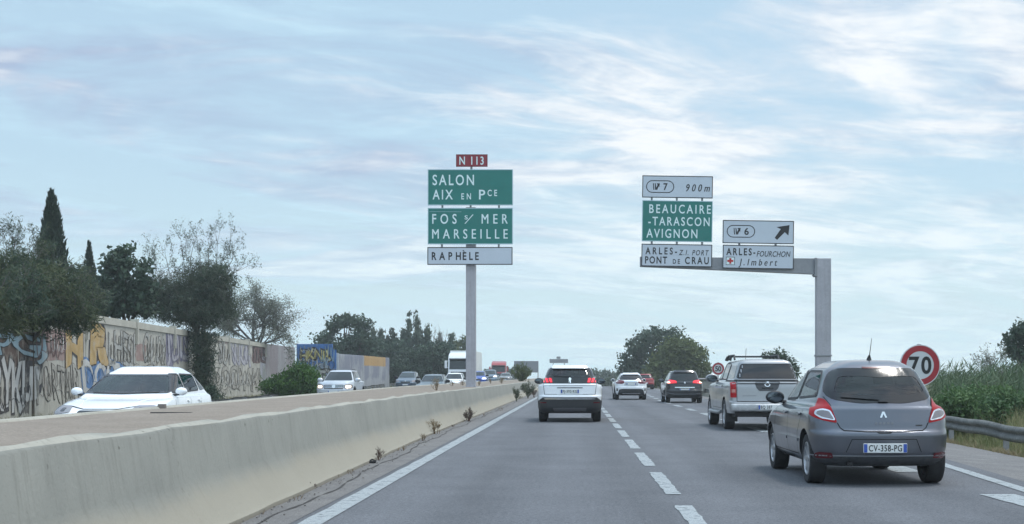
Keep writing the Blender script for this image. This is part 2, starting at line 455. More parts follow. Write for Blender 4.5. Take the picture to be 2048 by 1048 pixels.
def rounded(poly, r=.05, n=4):
    """corners of an outline rounded off"""
    out = []; m = len(poly)
    for i in range(m):
        p0, p1, p2 = (Vector(poly[(i + k) % m]) for k in (-1, 0, 1))
        a = p1 + (p0 - p1).normalized() * min(r, (p0 - p1).length * .45); b = p1 + (p2 - p1).normalized() * min(r, (p2 - p1).length * .45)
        for k in range(n + 1):
            t = k / n; out.append(tuple((1 - t) ** 2 * a + 2 * t * (1 - t) * p1 + t * t * b))
    return out

def boolean(o, cutters):
    for c in cutters:
        md = o.modifiers.new('b', 'BOOLEAN'); md.operation = 'DIFFERENCE'; md.solver = 'EXACT'; md.object = c
    bpy.context.view_layer.update()
    me = bpy.data.meshes.new_from_object(o.evaluated_get(bpy.context.evaluated_depsgraph_get()))
    o.modifiers.clear(); old = o.data; o.data = me; me.name = o.name; bpy.data.meshes.remove(old)
    for c in cutters: m = c.data; bpy.data.objects.remove(c); bpy.data.meshes.remove(m)

tyre_m = pbr('tyre_rubber', (.018, .018, .020), .85, var=(14, .3))
rim_m = pbr('wheel_alloy', (.42, .43, .45), .35, .7, var=(9, .2))
dark_rim_m = pbr('dark_alloy', (.10, .10, .11), .4, .6)
arch_m = pbr('underbody_black', (.012, .012, .013), .8)
trim_m = pbr('black_plastic', (.022, .023, .026), .55, var=(20, .25))
gloss_m = pbr('gloss_black', (.008, .009, .011), .12)
dglass_m = pbr('tinted_glass', (.010, .013, .015), .04, coat=0.0, spec=.5)
chrome_m = pbr('chrome', (.72, .74, .76), .12, 1.0)
plate_m = pbr('plate_white', (.66, .68, .67), .4)
plate_blue_m = pbr('plate_blue', (.03, .08, .36), .4)
ink_m = pbr('black_lettering', (.008, .008, .010), .6)
red_lens_m = pbr('red_lens', (.27, .006, .010), .30, spec=.22, emit=((.5, .01, .02), .10))
dark_lens_m = pbr('dark_red_lens', (.10, .006, .012), .25, coat=.2)
clear_lens_m = pbr('clear_lens', (.24, .22, .23), .2, .3, coat=.4)
lit_red_m = pbr('lit_brake_lamp', (.6, .01, .02), .2, emit=((1.0, .03, .05), 1.15))
lit_white_m = pbr('lit_head_lamp', (.9, .8, .65), .2, emit=((1.0, .80, .52), 1.7))
seat_m = pbr('seat_cloth', (.012, .013, .015), .95)
gap_m = pbr('panel_gap', (.006, .006, .007), .9)
silver_m = pbr('silver_badge', (.75, .78, .8), .2, .6)

_wheel = {}
def wheel(parent, x, y, r, side, width=.205, spokes=7, rim=rim_m):
    key = (round(r, 3), width, spokes, rim.name)
    if key not in _wheel:
        w = width / 2; ri = r * .655
        t = MB().lathe([(ri, -w * .86), (r * .80, -w), (r * .95, -w * .97), (r * .99, -w * .78), (r, -w * .4), (r, w * .4), (r * .99, w * .78), (r * .95, w * .97), (r * .80, w), (ri, w * .86)], 'x', 40)
        k = MB().lathe([(ri, -w * .8), (ri * 1.02, -w * .1), (ri * 1.02, w * .90), (ri * .97, w * .92), (ri * .93, w * .78), (ri * .92, w * .1), (0.01, w * .05)], 'x', 40)
        k.lathe([(.01, w * .80), (ri * .2, w * .78), (ri * .26, w * .6), (ri * .26, w * .1)], 'x', 20)
        for s in range(spokes):
            a = 2 * math.pi * s / spokes; ca, sa = math.cos(a), math.sin(a)
            def P(rr, tt, hh): return (hh, rr * ca - tt * sa, rr * sa + tt * ca)
            t0, t1 = ri * .13, ri * .085
            vs = [P(ri * .15, -t0, w * .70), P(ri * .15, t0, w * .70), P(ri * .96, t1, w * .84), P(ri * .96, -t1, w * .84),
                  P(ri * .15, -t0 * 1.2, w * .2), P(ri * .15, t0 * 1.2, w * .2), P(ri * .96, t1 * 1.2, w * .3), P(ri * .96, -t1 * 1.2, w * .3)]
            k.add(vs, [(0, 1, 2, 3), (0, 4, 5, 1), (1, 5, 6, 2), (3, 2, 6, 7), (0, 3, 7, 4)])
        to = t.build('wheel', tyre_m, None, 35); ko = k.build('rim', rim, None, 35)
        _wheel[key] = (to.data, ko.data); bpy.data.objects.remove(to); bpy.data.objects.remove(ko)
    a = bpy.data.objects.new('wheel', _wheel[key][0]); C.objects.link(a); a.parent = parent; a.location = (x, y, r)
    if side < 0: a.rotation_euler = (0, 0, math.pi)
    b = bpy.data.objects.new('rim', _wheel[key][1]); C.objects.link(b); b.parent = a
    return a

def number_plate(parent, bvh, z, text, w=.52, h=.11, view='rear', x=0.0, stickers=True, dy=.012):
    d, org = VIEWS[view]; hit = bvh.ray_cast(Vector(org(x, z)), Vector(d))
    sg = -1 if view == 'rear' else 1; y = hit[0].y + sg * dy
    pl = MB().rbox(-w / 2, w / 2, -.012, .012, -h / 2, h / 2, .006).build('number_plate', plate_m, parent)
    pl.location = (x, y, z)
    if view == 'front': pl.rotation_euler = (0, 0, math.pi)
    b = MB().box(-w / 2 + .004, -w / 2 + .045, -.0145, -.0125, -h / 2 + .005, h / 2 - .005)
    if stickers: b.box(w / 2 - .045, w / 2 - .004, -.0145, -.0125, -h / 2 + .005, h / 2 - .005)
    b.build('country_band', plate_blue_m, pl)
    if text: text_on(pl, ink_m, text, -w / 2 + .062, -h * .33, w - .124, h * .66, -.0150, 'plate_lettering', .012)
    return pl

def mirror(parent, x, y, z, side, mat, s=1.0, arm=None):
    b = MB().ball((side * .10 * s, 0, .02), (.125 * s, .075 * s, .085 * s), 14, 8)
    b.v = [(vx, max(vy, -.035 * s), vz) for vx, vy, vz in b.v]
    o = b.build('wing_mirror', mat, parent, 60); o.location = (x, y, z)
    MB().tube([(-side * .06, .03, -.05), (side * .06, .02, -.03)], .025, 6).build('mirror_arm', arm or trim_m, o)
    g = MB().ball((side * .10 * s, -.036 * s, .02), (.105 * s, .004, .068 * s), 14, 6).build('mirror_glass', pbr('mirror_glass', (.10, .115, .13), .08, 1.0), o)
    return o

def side_windows(p):
    """front and rear door glass (y, z outlines) from the car's own lines"""
    zb, zre = p['zbelt'] + .045, p.get('zre', p['H'] - .075) - .02
    yc, yt, yrb, yrt = p['yc'], p['yt'], p['yrb'], p['yrt']
    yB = p.get('yB', (yt + yrt) / 2 + .1); q = p.get('sw_rear', (yrb + .42, yrt + .30)); rise = p.get('rise', .03)
    f = [(yB + .04, zb + rise * .4), (yc - .42, zb), (yt - .14, zre), (yB + .04, zre + .0)]
    r = [(q[0], zb + rise), (yB - .04, zb + rise * .4), (yB - .04, zre), (q[1], zre - .01)]
    return rounded(f, .05), rounded(r, .07)

def build_car(p, name, label, cat, loc, rz=0.0, group=None):
    root = thing(name, label, cat, loc, rz, group)
    V, Fs = hull(car_rows(p), 5, p.get('taper', .025)); zre = p.get('zre', p['H'] - .075)
    me = bpy.data.meshes.new('body'); me.from_pydata(V, [], Fs)
    bm = bmesh.new(); bm.from_mesh(me); bmesh.ops.recalc_face_normals(bm, faces=bm.faces[:]); bm.to_mesh(me)
    bvh = BVHTree.FromBMesh(bm); bm.free()
    body = link('body', me, [p['mat'], arch_m])
    L, hw, r = p['L'], p['hw'], p['r']; ya, yb = p['axles']; tw = p.get('tw', .205)
    cut = MB(); cut.mi = 1
    for y in (ya, yb):
        for s in (-1, 1):
            n = 28; pr = [(y + (r + .055) * math.cos(2 * math.pi * k / n), r + .012 + (r + .055) * math.sin(2 * math.pi * k / n)) for k in range(n)]
            a, b = sorted((s * (hw - tw - .14), s * (hw + .4))); cut.prism(pr, 'x', a, b)
    def cutter(mb):
        o = mb.build('cut', [arch_m, arch_m])
        return o
    cutters = [cutter(cut)]
    see = p.get('see')
    wf, wr_ = side_windows(p)
    wi, wj = p.get('ws_in', (.09, .09)); ws = rounded([(-(p['wb'] - wi), p['zbelt'] + .05), (p['wb'] - wi, p['zbelt'] + .05), (p['wr'] - wj, zre - .04), (-(p['wr'] - wj), zre - .04)], .05)
    rw = p.get('rear_window')
    if see:
        cv, cf = hull(cavity_rows(p), 3); k = MB(); k.mi = 1; k.add(cv, cf); cutters.append(cutter(k))
        k = MB(); k.mi = 1; k.prism(shrink(ws, .01), 'y', p['yt'] - .3, L + .5); cutters.append(cutter(k))
        for w in (wf, wr_):
            k = MB(); k.mi = 1; k.prism(shrink(w, .01), 'x', -2, -.25).prism(shrink(w, .01), 'x', .25, 2); cutters.append(cutter(k))
        if rw: k = MB(); k.mi = 1; k.prism(shrink(rw, .03), 'y', -.6, max(p['yrt'], p['yrb']) + .22); cutters.append(cutter(k))
    boolean(body, cutters); body.parent = root
    me = body.data
    for q in me.polygons: q.use_smooth = True
    me.set_sharp_from_angle(angle=R(32))
    gm = glassmat(tint=(.64, .71, .73)) if see else dglass_m
    off = .003
    wp = patch('windscreen', bvh, [ws], 'front', gm, root, off)
    sides = []
    for v in ('left', 'right'):
        for w in (wf, wr_):
            o = patch('side_window', bvh, [w], v, dglass_m if p.get('blind') and v == 'right' and w is wr_ else gm, root, off)
            if o: patch('window_seal', bvh, ribbon(w, .028, True), v, trim_m, o, .006)
    if rw:
        o = patch('rear_window', bvh, [rw], 'rear', gm, root, off)
        patch('window_seal', bvh, ribbon(shrink(rw, p.get('frit', .0) * .5), .03 + p.get('frit', 0), True), 'rear', gloss_m, o, .006)
    if wp: patch('window_seal', bvh, ribbon(ws, .03, True), 'front', gloss_m, wp, .006)
    # door outlines, sills and handles
    yB = p.get('yB', (p['yt'] + p['yrt']) / 2 + .1); z0, z1 = p.get('zb', .22) + .10, p['zbelt'] - .0
    yD = p['yc'] - .18; qz = [(ya + r * .75, .85), (ya + r + .12, .62), (ya + r + .20, z0)]
    gaps = ribbon([(yB, z1), (yB, z0), (yD, z0), (yD + .02, .6), (yD - .12, z1)], .010) + ribbon([(yB, z0), (qz[2][0], z0), qz[1], qz[0], (qz[0][0] - .02, z1)], .010)
    for v in ('left', 'right'):
        patch('door_gaps', bvh, gaps, v, gap_m, root, .0025, .05, 0)
        for hy in (yB + .10, qz[0][0] + .06):
            patch('door_handle', bvh, [rounded([(hy, z1 - .135), (hy + .17, z1 - .13), (hy + .17, z1 - .10), (hy, z1 - .105)], .012)], v, p.get('handle', p['mat']), root, .028, .05, .02)
        if 'cladding' in p:
            zc = p['cladding']; patch('sill_cladding', bvh, [[(ya + r + .07, p.get('zb', .22) + .01), (yb - r - .07, p.get('zb', .22) + .01), (yb - r - .10, zc), (ya + r + .10, zc)]], v, trim_m, root, .012, .08)
            for y in (ya, yb):
                n = 16; ring = []
                for k in range(n):
                    a0, a1 = math.pi * (k / n * 1.16 - .08), math.pi * ((k + 1) / n * 1.16 - .08); q0, q1 = r + .058, r + .125
                    ring.append([(y + q0 * math.cos(a0), r + .012 + q0 * math.sin(a0)), (y + q1 * math.cos(a0), r + .012 + q1 * math.sin(a0)), (y + q1 * math.cos(a1), r + .012 + q1 * math.sin(a1)), (y + q0 * math.cos(a1), r + .012 + q0 * math.sin(a1))])
                patch('arch_trim', bvh, ring, v, trim_m, root, .012, .08)
        if 'strip' in p:
            for a, b in p['strip']: patch('rubbing_strip', bvh, [[(a, .50), (b, .50), (b, .535), (a, .535)]], v, p['mat'], root, .014, .1)
    # drawn details: (name, view, outline, material, options)
    for it in p.get('details', ()):
        nm, view, poly, mat = it[:4]; op = it[4] if len(it) > 4 else {}
        polys = [poly] if not isinstance(poly[0][0], (tuple, list)) else poly
        kw = dict(off=op.get('off', .008), step=op.get('step', .035), skirt=op.get('skirt', .015))
        par = root
        for m in ((0, 1) if op.get('mirror') else (0,)):
            o = patch(nm, bvh, [mir(q) for q in polys] if m else polys, view, mat, par, **kw)
            if o is None: continue
            for sub in op.get('subs', ()):
                so = sub[4] if len(sub) > 4 else {}
                sp = [sub[2]] if not isinstance(sub[2][0][0], (tuple, list)) else sub[2]
                patch(sub[0], bvh, [mir(q) for q in sp] if m else sp, sub[1], sub[3], o, off=so.get('off', .005) + kw['off'], step=so.get('step', .03), skirt=so.get('skirt', .008))
    for y in (ya, yb):
        for s in (-1, 1): wheel(root, s * (hw - tw / 2 - p.get('inset', .03)), y, r, s, tw, p.get('spokes', 7), p.get('rim', rim_m))
    if 'plate' in p: number_plate(root, bvh, **p['plate'])
    if 'front_plate' in p: number_plate(root, bvh, view='front', **p['front_plate'])
    mz = p['zbelt'] + .05; my = p['yc'] - .42
    for s in (-1, 1): mirror(root, s * (p['wb'] + .045), my, mz, s, p.get('mirror', p['mat']), p.get('mirror_s', 1.0))
    if p.get('antenna'):
        ax, ay, al, lean = p['antenna']; hz = bvh.ray_cast(Vector((ax, ay, 5)), Vector((0, 0, -1)))[0].z
        a = MB().tube([(ax, ay, hz - .01), (ax, ay, hz + .02), (ax + .02 * lean, ay - .02, hz + .06)], [.035, .028, .012], 8)
        a.tube([(ax + .02 * lean, ay - .02, hz + .05), (ax + lean * al * .18, ay - al * .5, hz + al)], [.006, .003], 5); a.build('antenna', trim_m, root)
    if p.get('rails'):
        for s in (-1, 1):
            pts = []
            for k in range(9):
                y = p['yrt'] + .35 + (p['yt'] - p['yrt'] - .75) * k / 8; x = s * (p['wr'] - .10)
                hz = bvh.ray_cast(Vector((x, y, 5)), Vector((0, 0, -1)))[0].z; pts.append((x, y, hz + (.055 if 0 < k < 8 else -.01)))
            MB().tube(pts, .016, 6).build('roof_rail', p['rails'], root, 60)
    if p.get('exhaust'):
        MB().tube([(p['exhaust'], .05, .27), (p['exhaust'], .6, .29)], .03, 10).build('exhaust_pipe', arch_m, root)
    if p.get('spoiler'):
        w = p['wr'] - .10; patch('roof_spoiler', bvh, [rounded([(-w, zre - .055), (w, zre - .055), (w - .03, zre + .03), (-w + .03, zre + .03)], .03)], 'rear', p['spoiler'], root, .05, .06, .10)
    if see:
        zs = p['zbelt'] - .38; ym = p['yt'] - .55
        def seat(x, y, wd, hr=True):
            m = MB().rbox(-wd / 2, wd / 2, -.06, .08, 0, .62, .05); o = m.build('seat', seat_m, root, 60); o.location = (x, y, zs); o.rotation_euler = (R(10), 0, 0)
            for hx in ((0,) if wd < .7 else (-.42, .42)):
                MB().rbox(hx - .13, hx + .13, -.05, .05, .64, .84, .045).build('headrest', seat_m, o, 60)
        for x in (-.36, .36): seat(x, ym, .50)
        seat(0, max(p['yrt'] + .42, p['yrb'] + .55), 1.16)
        MB().rbox(-p['wb'] + .1, p['wb'] - .1, p['yc'] - .75, p['yc'] - .25, p['zbelt'] - .25, p['zbelt'] - .04, .06).build('dashboard', seat_m, root, 60)
        MB().rbox(-p['wb'] + .12, p['wb'] - .12, p['yrb'] + .16, p['yrb'] + .52, p['zbelt'] - .05, p['zbelt'] - .0, .02).build('parcel_shelf', pbr('dark_shelf', (.05, .053, .058), .9), root, 60)
        MB().lathe([(.175 + .014 * math.cos(a), .014 * math.sin(a)) for a in np.linspace(0, 2 * math.pi, 9)], 'y', 24, (-.36, p['yc'] - .86, p['zbelt'] - .03)).build('steering_wheel', seat_m, root, 60)
        MB().rbox(-.12, .12, p['yt'] + .02, p['yt'] + .05, zre - .16, zre - .09, .012).build('inside_mirror', trim_m, root)
    return root, bvh
def zleft(Y):                                       # the other carriageway climbs gently beyond the sign
    t = min(1, max(0, (Y - 92) / 45)); return .36 * t * t * (3 - 2 * t)

# ------------------------------------------------------------------ ground, roads, median
def surf(name, base, v1, scale, grain=None, bump=(60, .3), rough=.9, extra=None):
    m = bpy.data.materials.new(name); m.use_nodes = True; t = NT(m.node_tree); b = t.n['Principled BSDF']
    oc = t.new('ShaderNodeTexCoord').outputs['Object']
    c = t.mix(t.remap(t.noise(oc, scale, 6, .62), .3, .7), base, v1)
    if grain:
        g = t.remap(t.noise(oc, grain[0], 3, .7), .28, .72)
        c = t.mix(1.0, c, t.mix(g, (1 - grain[1],) * 3, (1 + grain[1],) * 3), 'MULTIPLY')
        g = t.remap(t.noise(oc, grain[0] * .33, 3, .7), .30, .70)
        c = t.mix(1.0, c, t.mix(g, (1 - grain[1] * .5,) * 3, (1 + grain[1] * .5,) * 3), 'MULTIPLY')
    if extra: c = extra(t, oc, c)
    t.l.new(c, b.inputs['Base Color']); b.inputs['Roughness'].default_value = rough; b.inputs['Specular IOR Level'].default_value = .3
    if bump:
        bn = t.new('ShaderNodeBump'); bn.inputs['Strength'].default_value = bump[1]; bn.inputs['Distance'].default_value = .01
        t.l.new(t.noise(oc, bump[0], 4, .7), bn.inputs['Height']); t.l.new(bn.outputs[0], b.inputs['Normal'])
    MATS[name] = m; return m

def asphalt_wear(t, oc, c):
    sp = t.new('ShaderNodeSeparateXYZ'); t.l.new(oc, sp.inputs[0]); x = sp.outputs[0]
    # wheel paths polished into each 3.45 m lane, darker oil line between them
    w = t.math('SINE', t.math('MULTIPLY', t.math('ADD', x, .62), 2 * math.pi / 1.725))
    st = t.noise(t.mapping(oc, scale=(1, .03, 1)), 2.2, 5, .6)
    f = t.math('MULTIPLY_ADD', w, .085, t.math('MULTIPLY_ADD', st, .42, .79))
    comb = t.new('ShaderNodeCombineColor'); [t.l.new(f, comb.inputs[i]) for i in range(3)]
    c = t.mix(1.0, c, comb.outputs[0], 'MULTIPLY')
    pt = t.noise(t.mapping(oc, scale=(1, .25, 1)), .55, 5, .6)
    c = t.mix(t.math('MULTIPLY', t.remap(pt, .56, .66), .22), c, (.075, .078, .085))
    # hairline cracks
    v = t.new('ShaderNodeTexVoronoi', feature='DISTANCE_TO_EDGE'); v.inputs['Scale'].default_value = .33
    wob = t.new('ShaderNodeVectorMath', operation='ADD'); t.l.new(oc, wob.inputs[0]); t.l.new(t.noise(oc, 1.3, 5, .7, out=1), wob.inputs[1]); t.l.new(wob.outputs[0], v.inputs['Vector'])
    cr = t.math('MULTIPLY', t.remap(v.outputs['Distance'], .0, .008, 1, 0), t.remap(t.noise(oc, .25, 3), .52, .6))
    return t.mix(t.math('MULTIPLY', cr, .35), c, (.04, .04, .045))
asphalt_m = surf('asphalt', (.104, .109, .120), (.134, .139, .151), .8, (60, .55), (160, .5), .88, asphalt_wear)
shoulder_m = surf('gritty_asphalt', (.145, .140, .140), (.20, .193, .186), 1.6, (70, .42), (120, .6), .95)
soil_m = surf('dry_soil', (.10, .095, .06), (.17, .15, .10), .5, (30, .3), (20, .8), 1.0)
verge_m = surf('grassy_soil', (.05, .062, .022), (.115, .105, .05), .7, (25, .35), (18, .8), 1.0)

def strip(name, ys, left, right, zl, zr, mat, nx=1, kind='structure', parent=None):
    V = []; Fs = []
    for y in ys:
        a, b = left(y), right(y); za, zb_ = zl(y), zr(y)
        for k in range(nx + 1): t = k / nx; V.append((a + (b - a) * t, y, za + (zb_ - za) * t))
    for i in range(len(ys) - 1):
        for k in range(nx): q = i * (nx + 1) + k; Fs.append((q, q + 1, q + nx + 2, q + nx + 1))
    o = obj(name, V, Fs, mat, parent)
    if kind: o['kind'] = kind
    return o
YS = list(np.arange(-12, 60, 4.0)) + list(np.arange(60, 205, 6.0))
dip = lambda Y: 0 if Y < 176 else -((Y - 176) ** 2) / 300
edge_solid = lambda Y: 5.02 if Y < 13 else (5.02 + (Y - 13) * .062 if Y < 48 else (7.2 if Y < 95 else 7.2 + (Y - 95) * .012))
edge_road = lambda Y: 7.75 + max(0, min(1, (Y - 22) / 40)) * 1.15 + max(0, Y - 95) * .012
base_x = lambda Y: -2.98 - .30 * min(1, max(0, (Y - 6) / 24))         # foot of the concrete barrier
strip('road', YS, lambda Y: base_x(Y) - .2, lambda Y: edge_solid(Y) + .35, dip, dip, asphalt_m, 4)
strip('road_shoulder', YS, lambda Y: edge_solid(Y) + .35, edge_road, dip, lambda Y: dip(Y) - .10, shoulder_m, 2)
strip('road_gutter', YS, lambda Y: base_x(Y) - .1, lambda Y: -2.55 + .0 * Y, lambda Y: .004 + dip(Y), lambda Y: .004 + dip(Y), shoulder_m, 1)
LX = lambda Y: -5.70 - 1.5 * min(1, max(0, (Y - 13) / 41))           # far edge of the median
LYS = list(np.arange(-12, 92, 5.0)) + list(np.arange(92, 330, 6.0))
strip('road', LYS, lambda Y: LX(Y) - 9.6, lambda Y: LX(Y) + .2, zleft, zleft, asphalt_m, 3)
g = MB(); g.add([(-520, -40, -.55), (520, -40, -.55), (520, 500, -.55), (-520, 500, -.55)], [(0, 1, 2, 3)]); go = g.build('ground', soil_m); go['kind'] = 'structure'
def terrain(name, x0, x1, y0, y1, nx, ny, zf, mat):
    xs = np.linspace(0, 1, nx) ** 1.6; V = []; Fs = []
    for j in range(ny):
        y = y0 + (y1 - y0) * j / (ny - 1)
        a, b = x0(y), x1(y)
        for i in range(nx): x = a + (b - a) * xs[i]; V.append((x, y, zf(x, y, abs(x - a))))
    for j in range(ny - 1):
        for i in range(nx - 1): q = j * nx + i; Fs.append((q, q + 1, q + nx + 1, q + nx) if b > a else (q, q + nx, q + nx + 1, q + 1))
    o = obj(name, V, Fs, mat, None, 180); o['kind'] = 'structure'; return o
def hum(x, y): return .05 * math.sin(x * 1.7 + y * .6) + .04 * math.sin(x * .5 - y * 1.1 + 1) + .03 * math.sin(x * 3.1 + y * 2.3)
def zright(x, y): d = x - edge_road(y); return -.14 - .22 * min(1, max(0, d) / .8) + (.16 * min(1, max(0, (d - 1.6) / 5))) + hum(x, y) * min(1, max(0, d / 1.0))
terrain('grass_verge', lambda y: edge_road(y) - .12, lambda y: edge_road(y) + 60, 4, 200, 46, 100, lambda x, y, d: zright(x, y), verge_m)
terrain('grass_verge', lambda y: LX(y) - 9.3, lambda y: LX(y) - 70, 4, 330, 30, 100, lambda x, y, d: zleft(y) - .05 - .2 * min(1, d / 2) + hum(x, y) * min(1, d / 2), verge_m)

# painted lines
def line_paint():
    m = bpy.data.materials.new('road_paint'); m.use_nodes = True; t = NT(m.node_tree); b = t.n['Principled BSDF']; out = t.n['Material Output']
    oc = t.new('ShaderNodeTexCoord').outputs['Object']
    n = t.noise(oc, 7, 6, .7); n2 = t.noise(oc, 90, 3, .7)
    c = t.mix(t.remap(n, .3, .72), (.30, .33, .345), (.44, .475, .485)); b.inputs['Roughness'].default_value = .8; t.l.new(c, b.inputs['Base Color'])
    tr = t.new('ShaderNodeBsdfTransparent'); mx = t.new('ShaderNodeMixShader')
    wear = t.math('MAXIMUM', t.remap(n, .50, .66, .05, .75), t.remap(n2, .50, .72, 0, .85))
    t.l.new(wear, mx.inputs[0]); t.l.new(b.outputs[0], mx.inputs[1]); t.l.new(tr.outputs[0], mx.inputs[2]); t.l.new(mx.outputs[0], out.inputs[0]); return m
paint_m = line_paint()
def dash(y0, y1, xf, w, lift=.008):
    ys = np.linspace(y0, y1, max(2, int((y1 - y0) / (.22 if y1 - y0 < 5 and y0 < 45 else .9)) + 2)); rag = lambda Y, k: .007 * math.sin(Y * 7.3 + k) + .006 * math.sin(Y * 17.1 + 2 * k + y0) + .004 * math.sin(Y * 31 + k)
    o = strip('road_marking', ys, lambda Y: xf(Y) - w / 2 + rag(Y, 1), lambda Y: xf(Y) + w / 2 + rag(Y, 4), lambda Y: lift + dip(Y) + (zleft(Y) if xf(Y) < -5 else 0), lambda Y: lift + dip(Y) + (zleft(Y) if xf(Y) < -5 else 0), paint_m)
    return o
dash(-10, 178, lambda Y: -2.36, .205)
y = 15.0 - 4.72 * 5
while y < 150: dash(y, y + 3.42, lambda Y: 1.09, .17); y += 4.72
exit_line = lambda Y: 4.50 + .26 * max(0, (22 - Y) / 10) + max(0, Y - 70) * .022
y = 11.9
while y < 150: dash(y, y + 3.1, exit_line, .26 if y > 20 else .40); y += 6.55
dash(-10, 49, edge_solid, .16)
y = 52.0
while y < 150: dash(y, y + 3.0, edge_solid, .22); y += 6.0
dash(-10, 200, lambda Y: LX(Y) - .55, .16); dash(-10, 200, lambda Y: LX(Y) - 7.7, .16)
y = -6
while y < 190: dash(y, y + 3, lambda Y: LX(Y) - 4.1, .14); y += 13

# the concrete median: two barrier faces with a filled top
def concrete(name, base, v1, dusty):
    m = bpy.data.materials.new(name); m.use_nodes = True; t = NT(m.node_tree); b = t.n['Principled BSDF']
    oc = t.new('ShaderNodeTexCoord').outputs['Object']
    sp = t.new('ShaderNodeSeparateXYZ'); t.l.new(oc, sp.inputs[0]); z = sp.outputs[2]
    c = t.mix(t.remap(t.noise(oc, .9, 7, .62), .32, .68), base, v1)
    # vertical dribbles below the rim
    dr = t.noise(t.mapping(oc, scale=(6, 9, .55)), 1.4, 6, .68)
    c = t.mix(t.math('MULTIPLY', t.remap(dr, .52, .70), .38), c, (.15, .147, .13))
    c = t.mix(t.math('MULTIPLY', t.remap(t.noise(oc, 38, 4, .7), .58, .75), .35), c, (.16, .15, .13))
    v = t.new('ShaderNodeTexVoronoi', feature='DISTANCE_TO_EDGE'); v.inputs['Scale'].default_value = .42
    wob = t.new('ShaderNodeVectorMath', operation='ADD'); t.l.new(oc, wob.inputs[0]); t.l.new(t.noise(oc, 1.6, 5, .7, out=1), wob.inputs[1]); t.l.new(wob.outputs[0], v.inputs['Vector'])
    cr = t.math('MULTIPLY', t.remap(v.outputs['Distance'], .0, .006, 1, 0), t.remap(t.noise(oc, .5, 3), .5, .62)); c = t.mix(t.math('MULTIPLY', cr, .5), c, (.12, .11, .095))
    pk = t.noise(oc, 11, 3, .6); c = t.mix(t.math('MULTIPLY', t.remap(pk, .68, .72), t.remap(z, .7, .84)), c, (.07, .062, .05))      # chipped spots under the rim
    if dusty:
        edge = t.math('ADD', z, t.math('MULTIPLY_ADD', t.noise(oc, .55, 5, .6), .34, -.17))
        low = t.remap(edge, .24, .46, 1, 0, True)
        c = t.mix(t.math('MULTIPLY', low, .72), c, (.33, .30, .24))      # sandy splash on the lower bevel
        foot = t.remap(t.math('ADD', z, t.math('MULTIPLY', t.noise(oc, 3, 4), .05)), .03, .075, 1, 0)
        c = t.mix(t.math('MULTIPLY', foot, .6), c, (.20, .18, .15))
    t.l.new(c, b.inputs['Base Color']); b.inputs['Roughness'].default_value = .92; b.inputs['Specular IOR Level'].default_value = .25
    bn = t.new('ShaderNodeBump'); bn.inputs['Strength'].default_value = .55; bn.inputs['Distance'].default_value = .012
    t.l.new(t.math('ADD', t.noise(oc, 26, 6, .7), t.math('MULTIPLY', dr, 1.2)), bn.inputs['Height']); t.l.new(bn.outputs[0], b.inputs['Normal'])
    return m
conc_m = concrete('barrier_concrete', (.225, .228, .207), (.275, .276, .248), True)
rim_conc_m = concrete('rim_concrete', (.33, .315, .27), (.40, .38, .325), False)
top_m = surf('reddish_fill', (.215, .180, .146), (.265, .225, .188), 1.3, (55, .30), (45, .6), .95)

MYS = list(np.arange(-8, 8, 1.0)) + list(np.arange(8, 40, .8)) + list(np.arange(40, 125, 3.0)) + list(np.arange(125, 260, 9.0))
def rough_n(y, k): return .012 * math.sin(y * 2.1 + k) + .010 * math.sin(y * 5.3 + 2 * k) + .008 * math.sin(y * 11.7 + 3 * k)
med = thing('median_barrier', 'long concrete median barrier with sandy sloping foot and reddish filled top', 'barrier', (-4.5, 0, 0))
prof = [(.06, -.1), (.055, .045), (.0, .075), (-.17, .36), (-.215, .45), (-.285, .865), (-.30, .885)]
V = []; Fs = []
for y in MYS:
    bx = base_x(y) + 4.5
    for k, (dx, z) in enumerate(prof): V.append((bx + dx + rough_n(y, k) * .5, y, z + (rough_n(y, 9) * .35 if k > 4 else 0)))
n = len(prof)
for i in range(len(MYS) - 1):
    for k in range(n - 1): q = i * n + k; Fs.append((q, q + 1, q + n + 1, q + n))
obj('barrier_face', V, Fs, conc_m, med, 50)
V = []; Fs = []
for y in MYS:
    bx = LX(y) + 4.5
    for k, (dx, z) in enumerate(prof): V.append((bx - .30 - dx, y, z))
for i in range(len(MYS) - 1):
    for k in range(n - 1): q = i * n + k; Fs.append((q, q + n, q + n + 1, q + 1))
obj('barrier_face', V, Fs, conc_m, med, 50)
V = []; Fs = []
for y in MYS:                                        # near rim, a worn ledge slightly proud of the fill
    bx = base_x(y) + 4.5 - .30; wv = .15 + .012 * math.sin(y * 1.3) + .012 * math.sin(y * 3.7) + 1.5 * rough_n(y, 4)
    zt = .885 + rough_n(y, 9) * .35
    V += [(bx + rough_n(y, 6) * .5, y, zt), (bx - .05, y, zt + .018 + rough_n(y, 2)), (bx - wv, y, zt + .012 + rough_n(y, 1)), (bx - wv - .03, y, .86)]
for i in range(len(MYS) - 1):
    for k in range(3): q = i * 4 + k; Fs.append((q, q + 1, q + 5, q + 4))
obj('near_rim', V, Fs, rim_conc_m, med, 60).name = 'barrier_rim'
V = []; Fs = []
for y in MYS:
    bx = LX(y) + 4.5; V += [(bx, y, .885), (bx + .05, y, .895), (bx + .16 + rough_n(y, 5), y, .892), (bx + .19, y, .86)]
for i in range(len(MYS) - 1):
    for k in range(3): q = i * 4 + k; Fs.append((q, q + 4, q + 5, q + 1))
obj('barrier_rim', V, Fs, rim_conc_m, med, 60)
V = []; Fs = []; nx = 7
for y in MYS:
    a, b = LX(y) + 4.5 + .17, base_x(y) + 4.5 - .42
    for k in range(nx): t = k / (nx - 1); x = a + (b - a) * t; V.append((x, y, .872 + .012 * math.sin(math.pi * t) + .5 * rough_n(y, k) * (0 < k < nx - 1)))
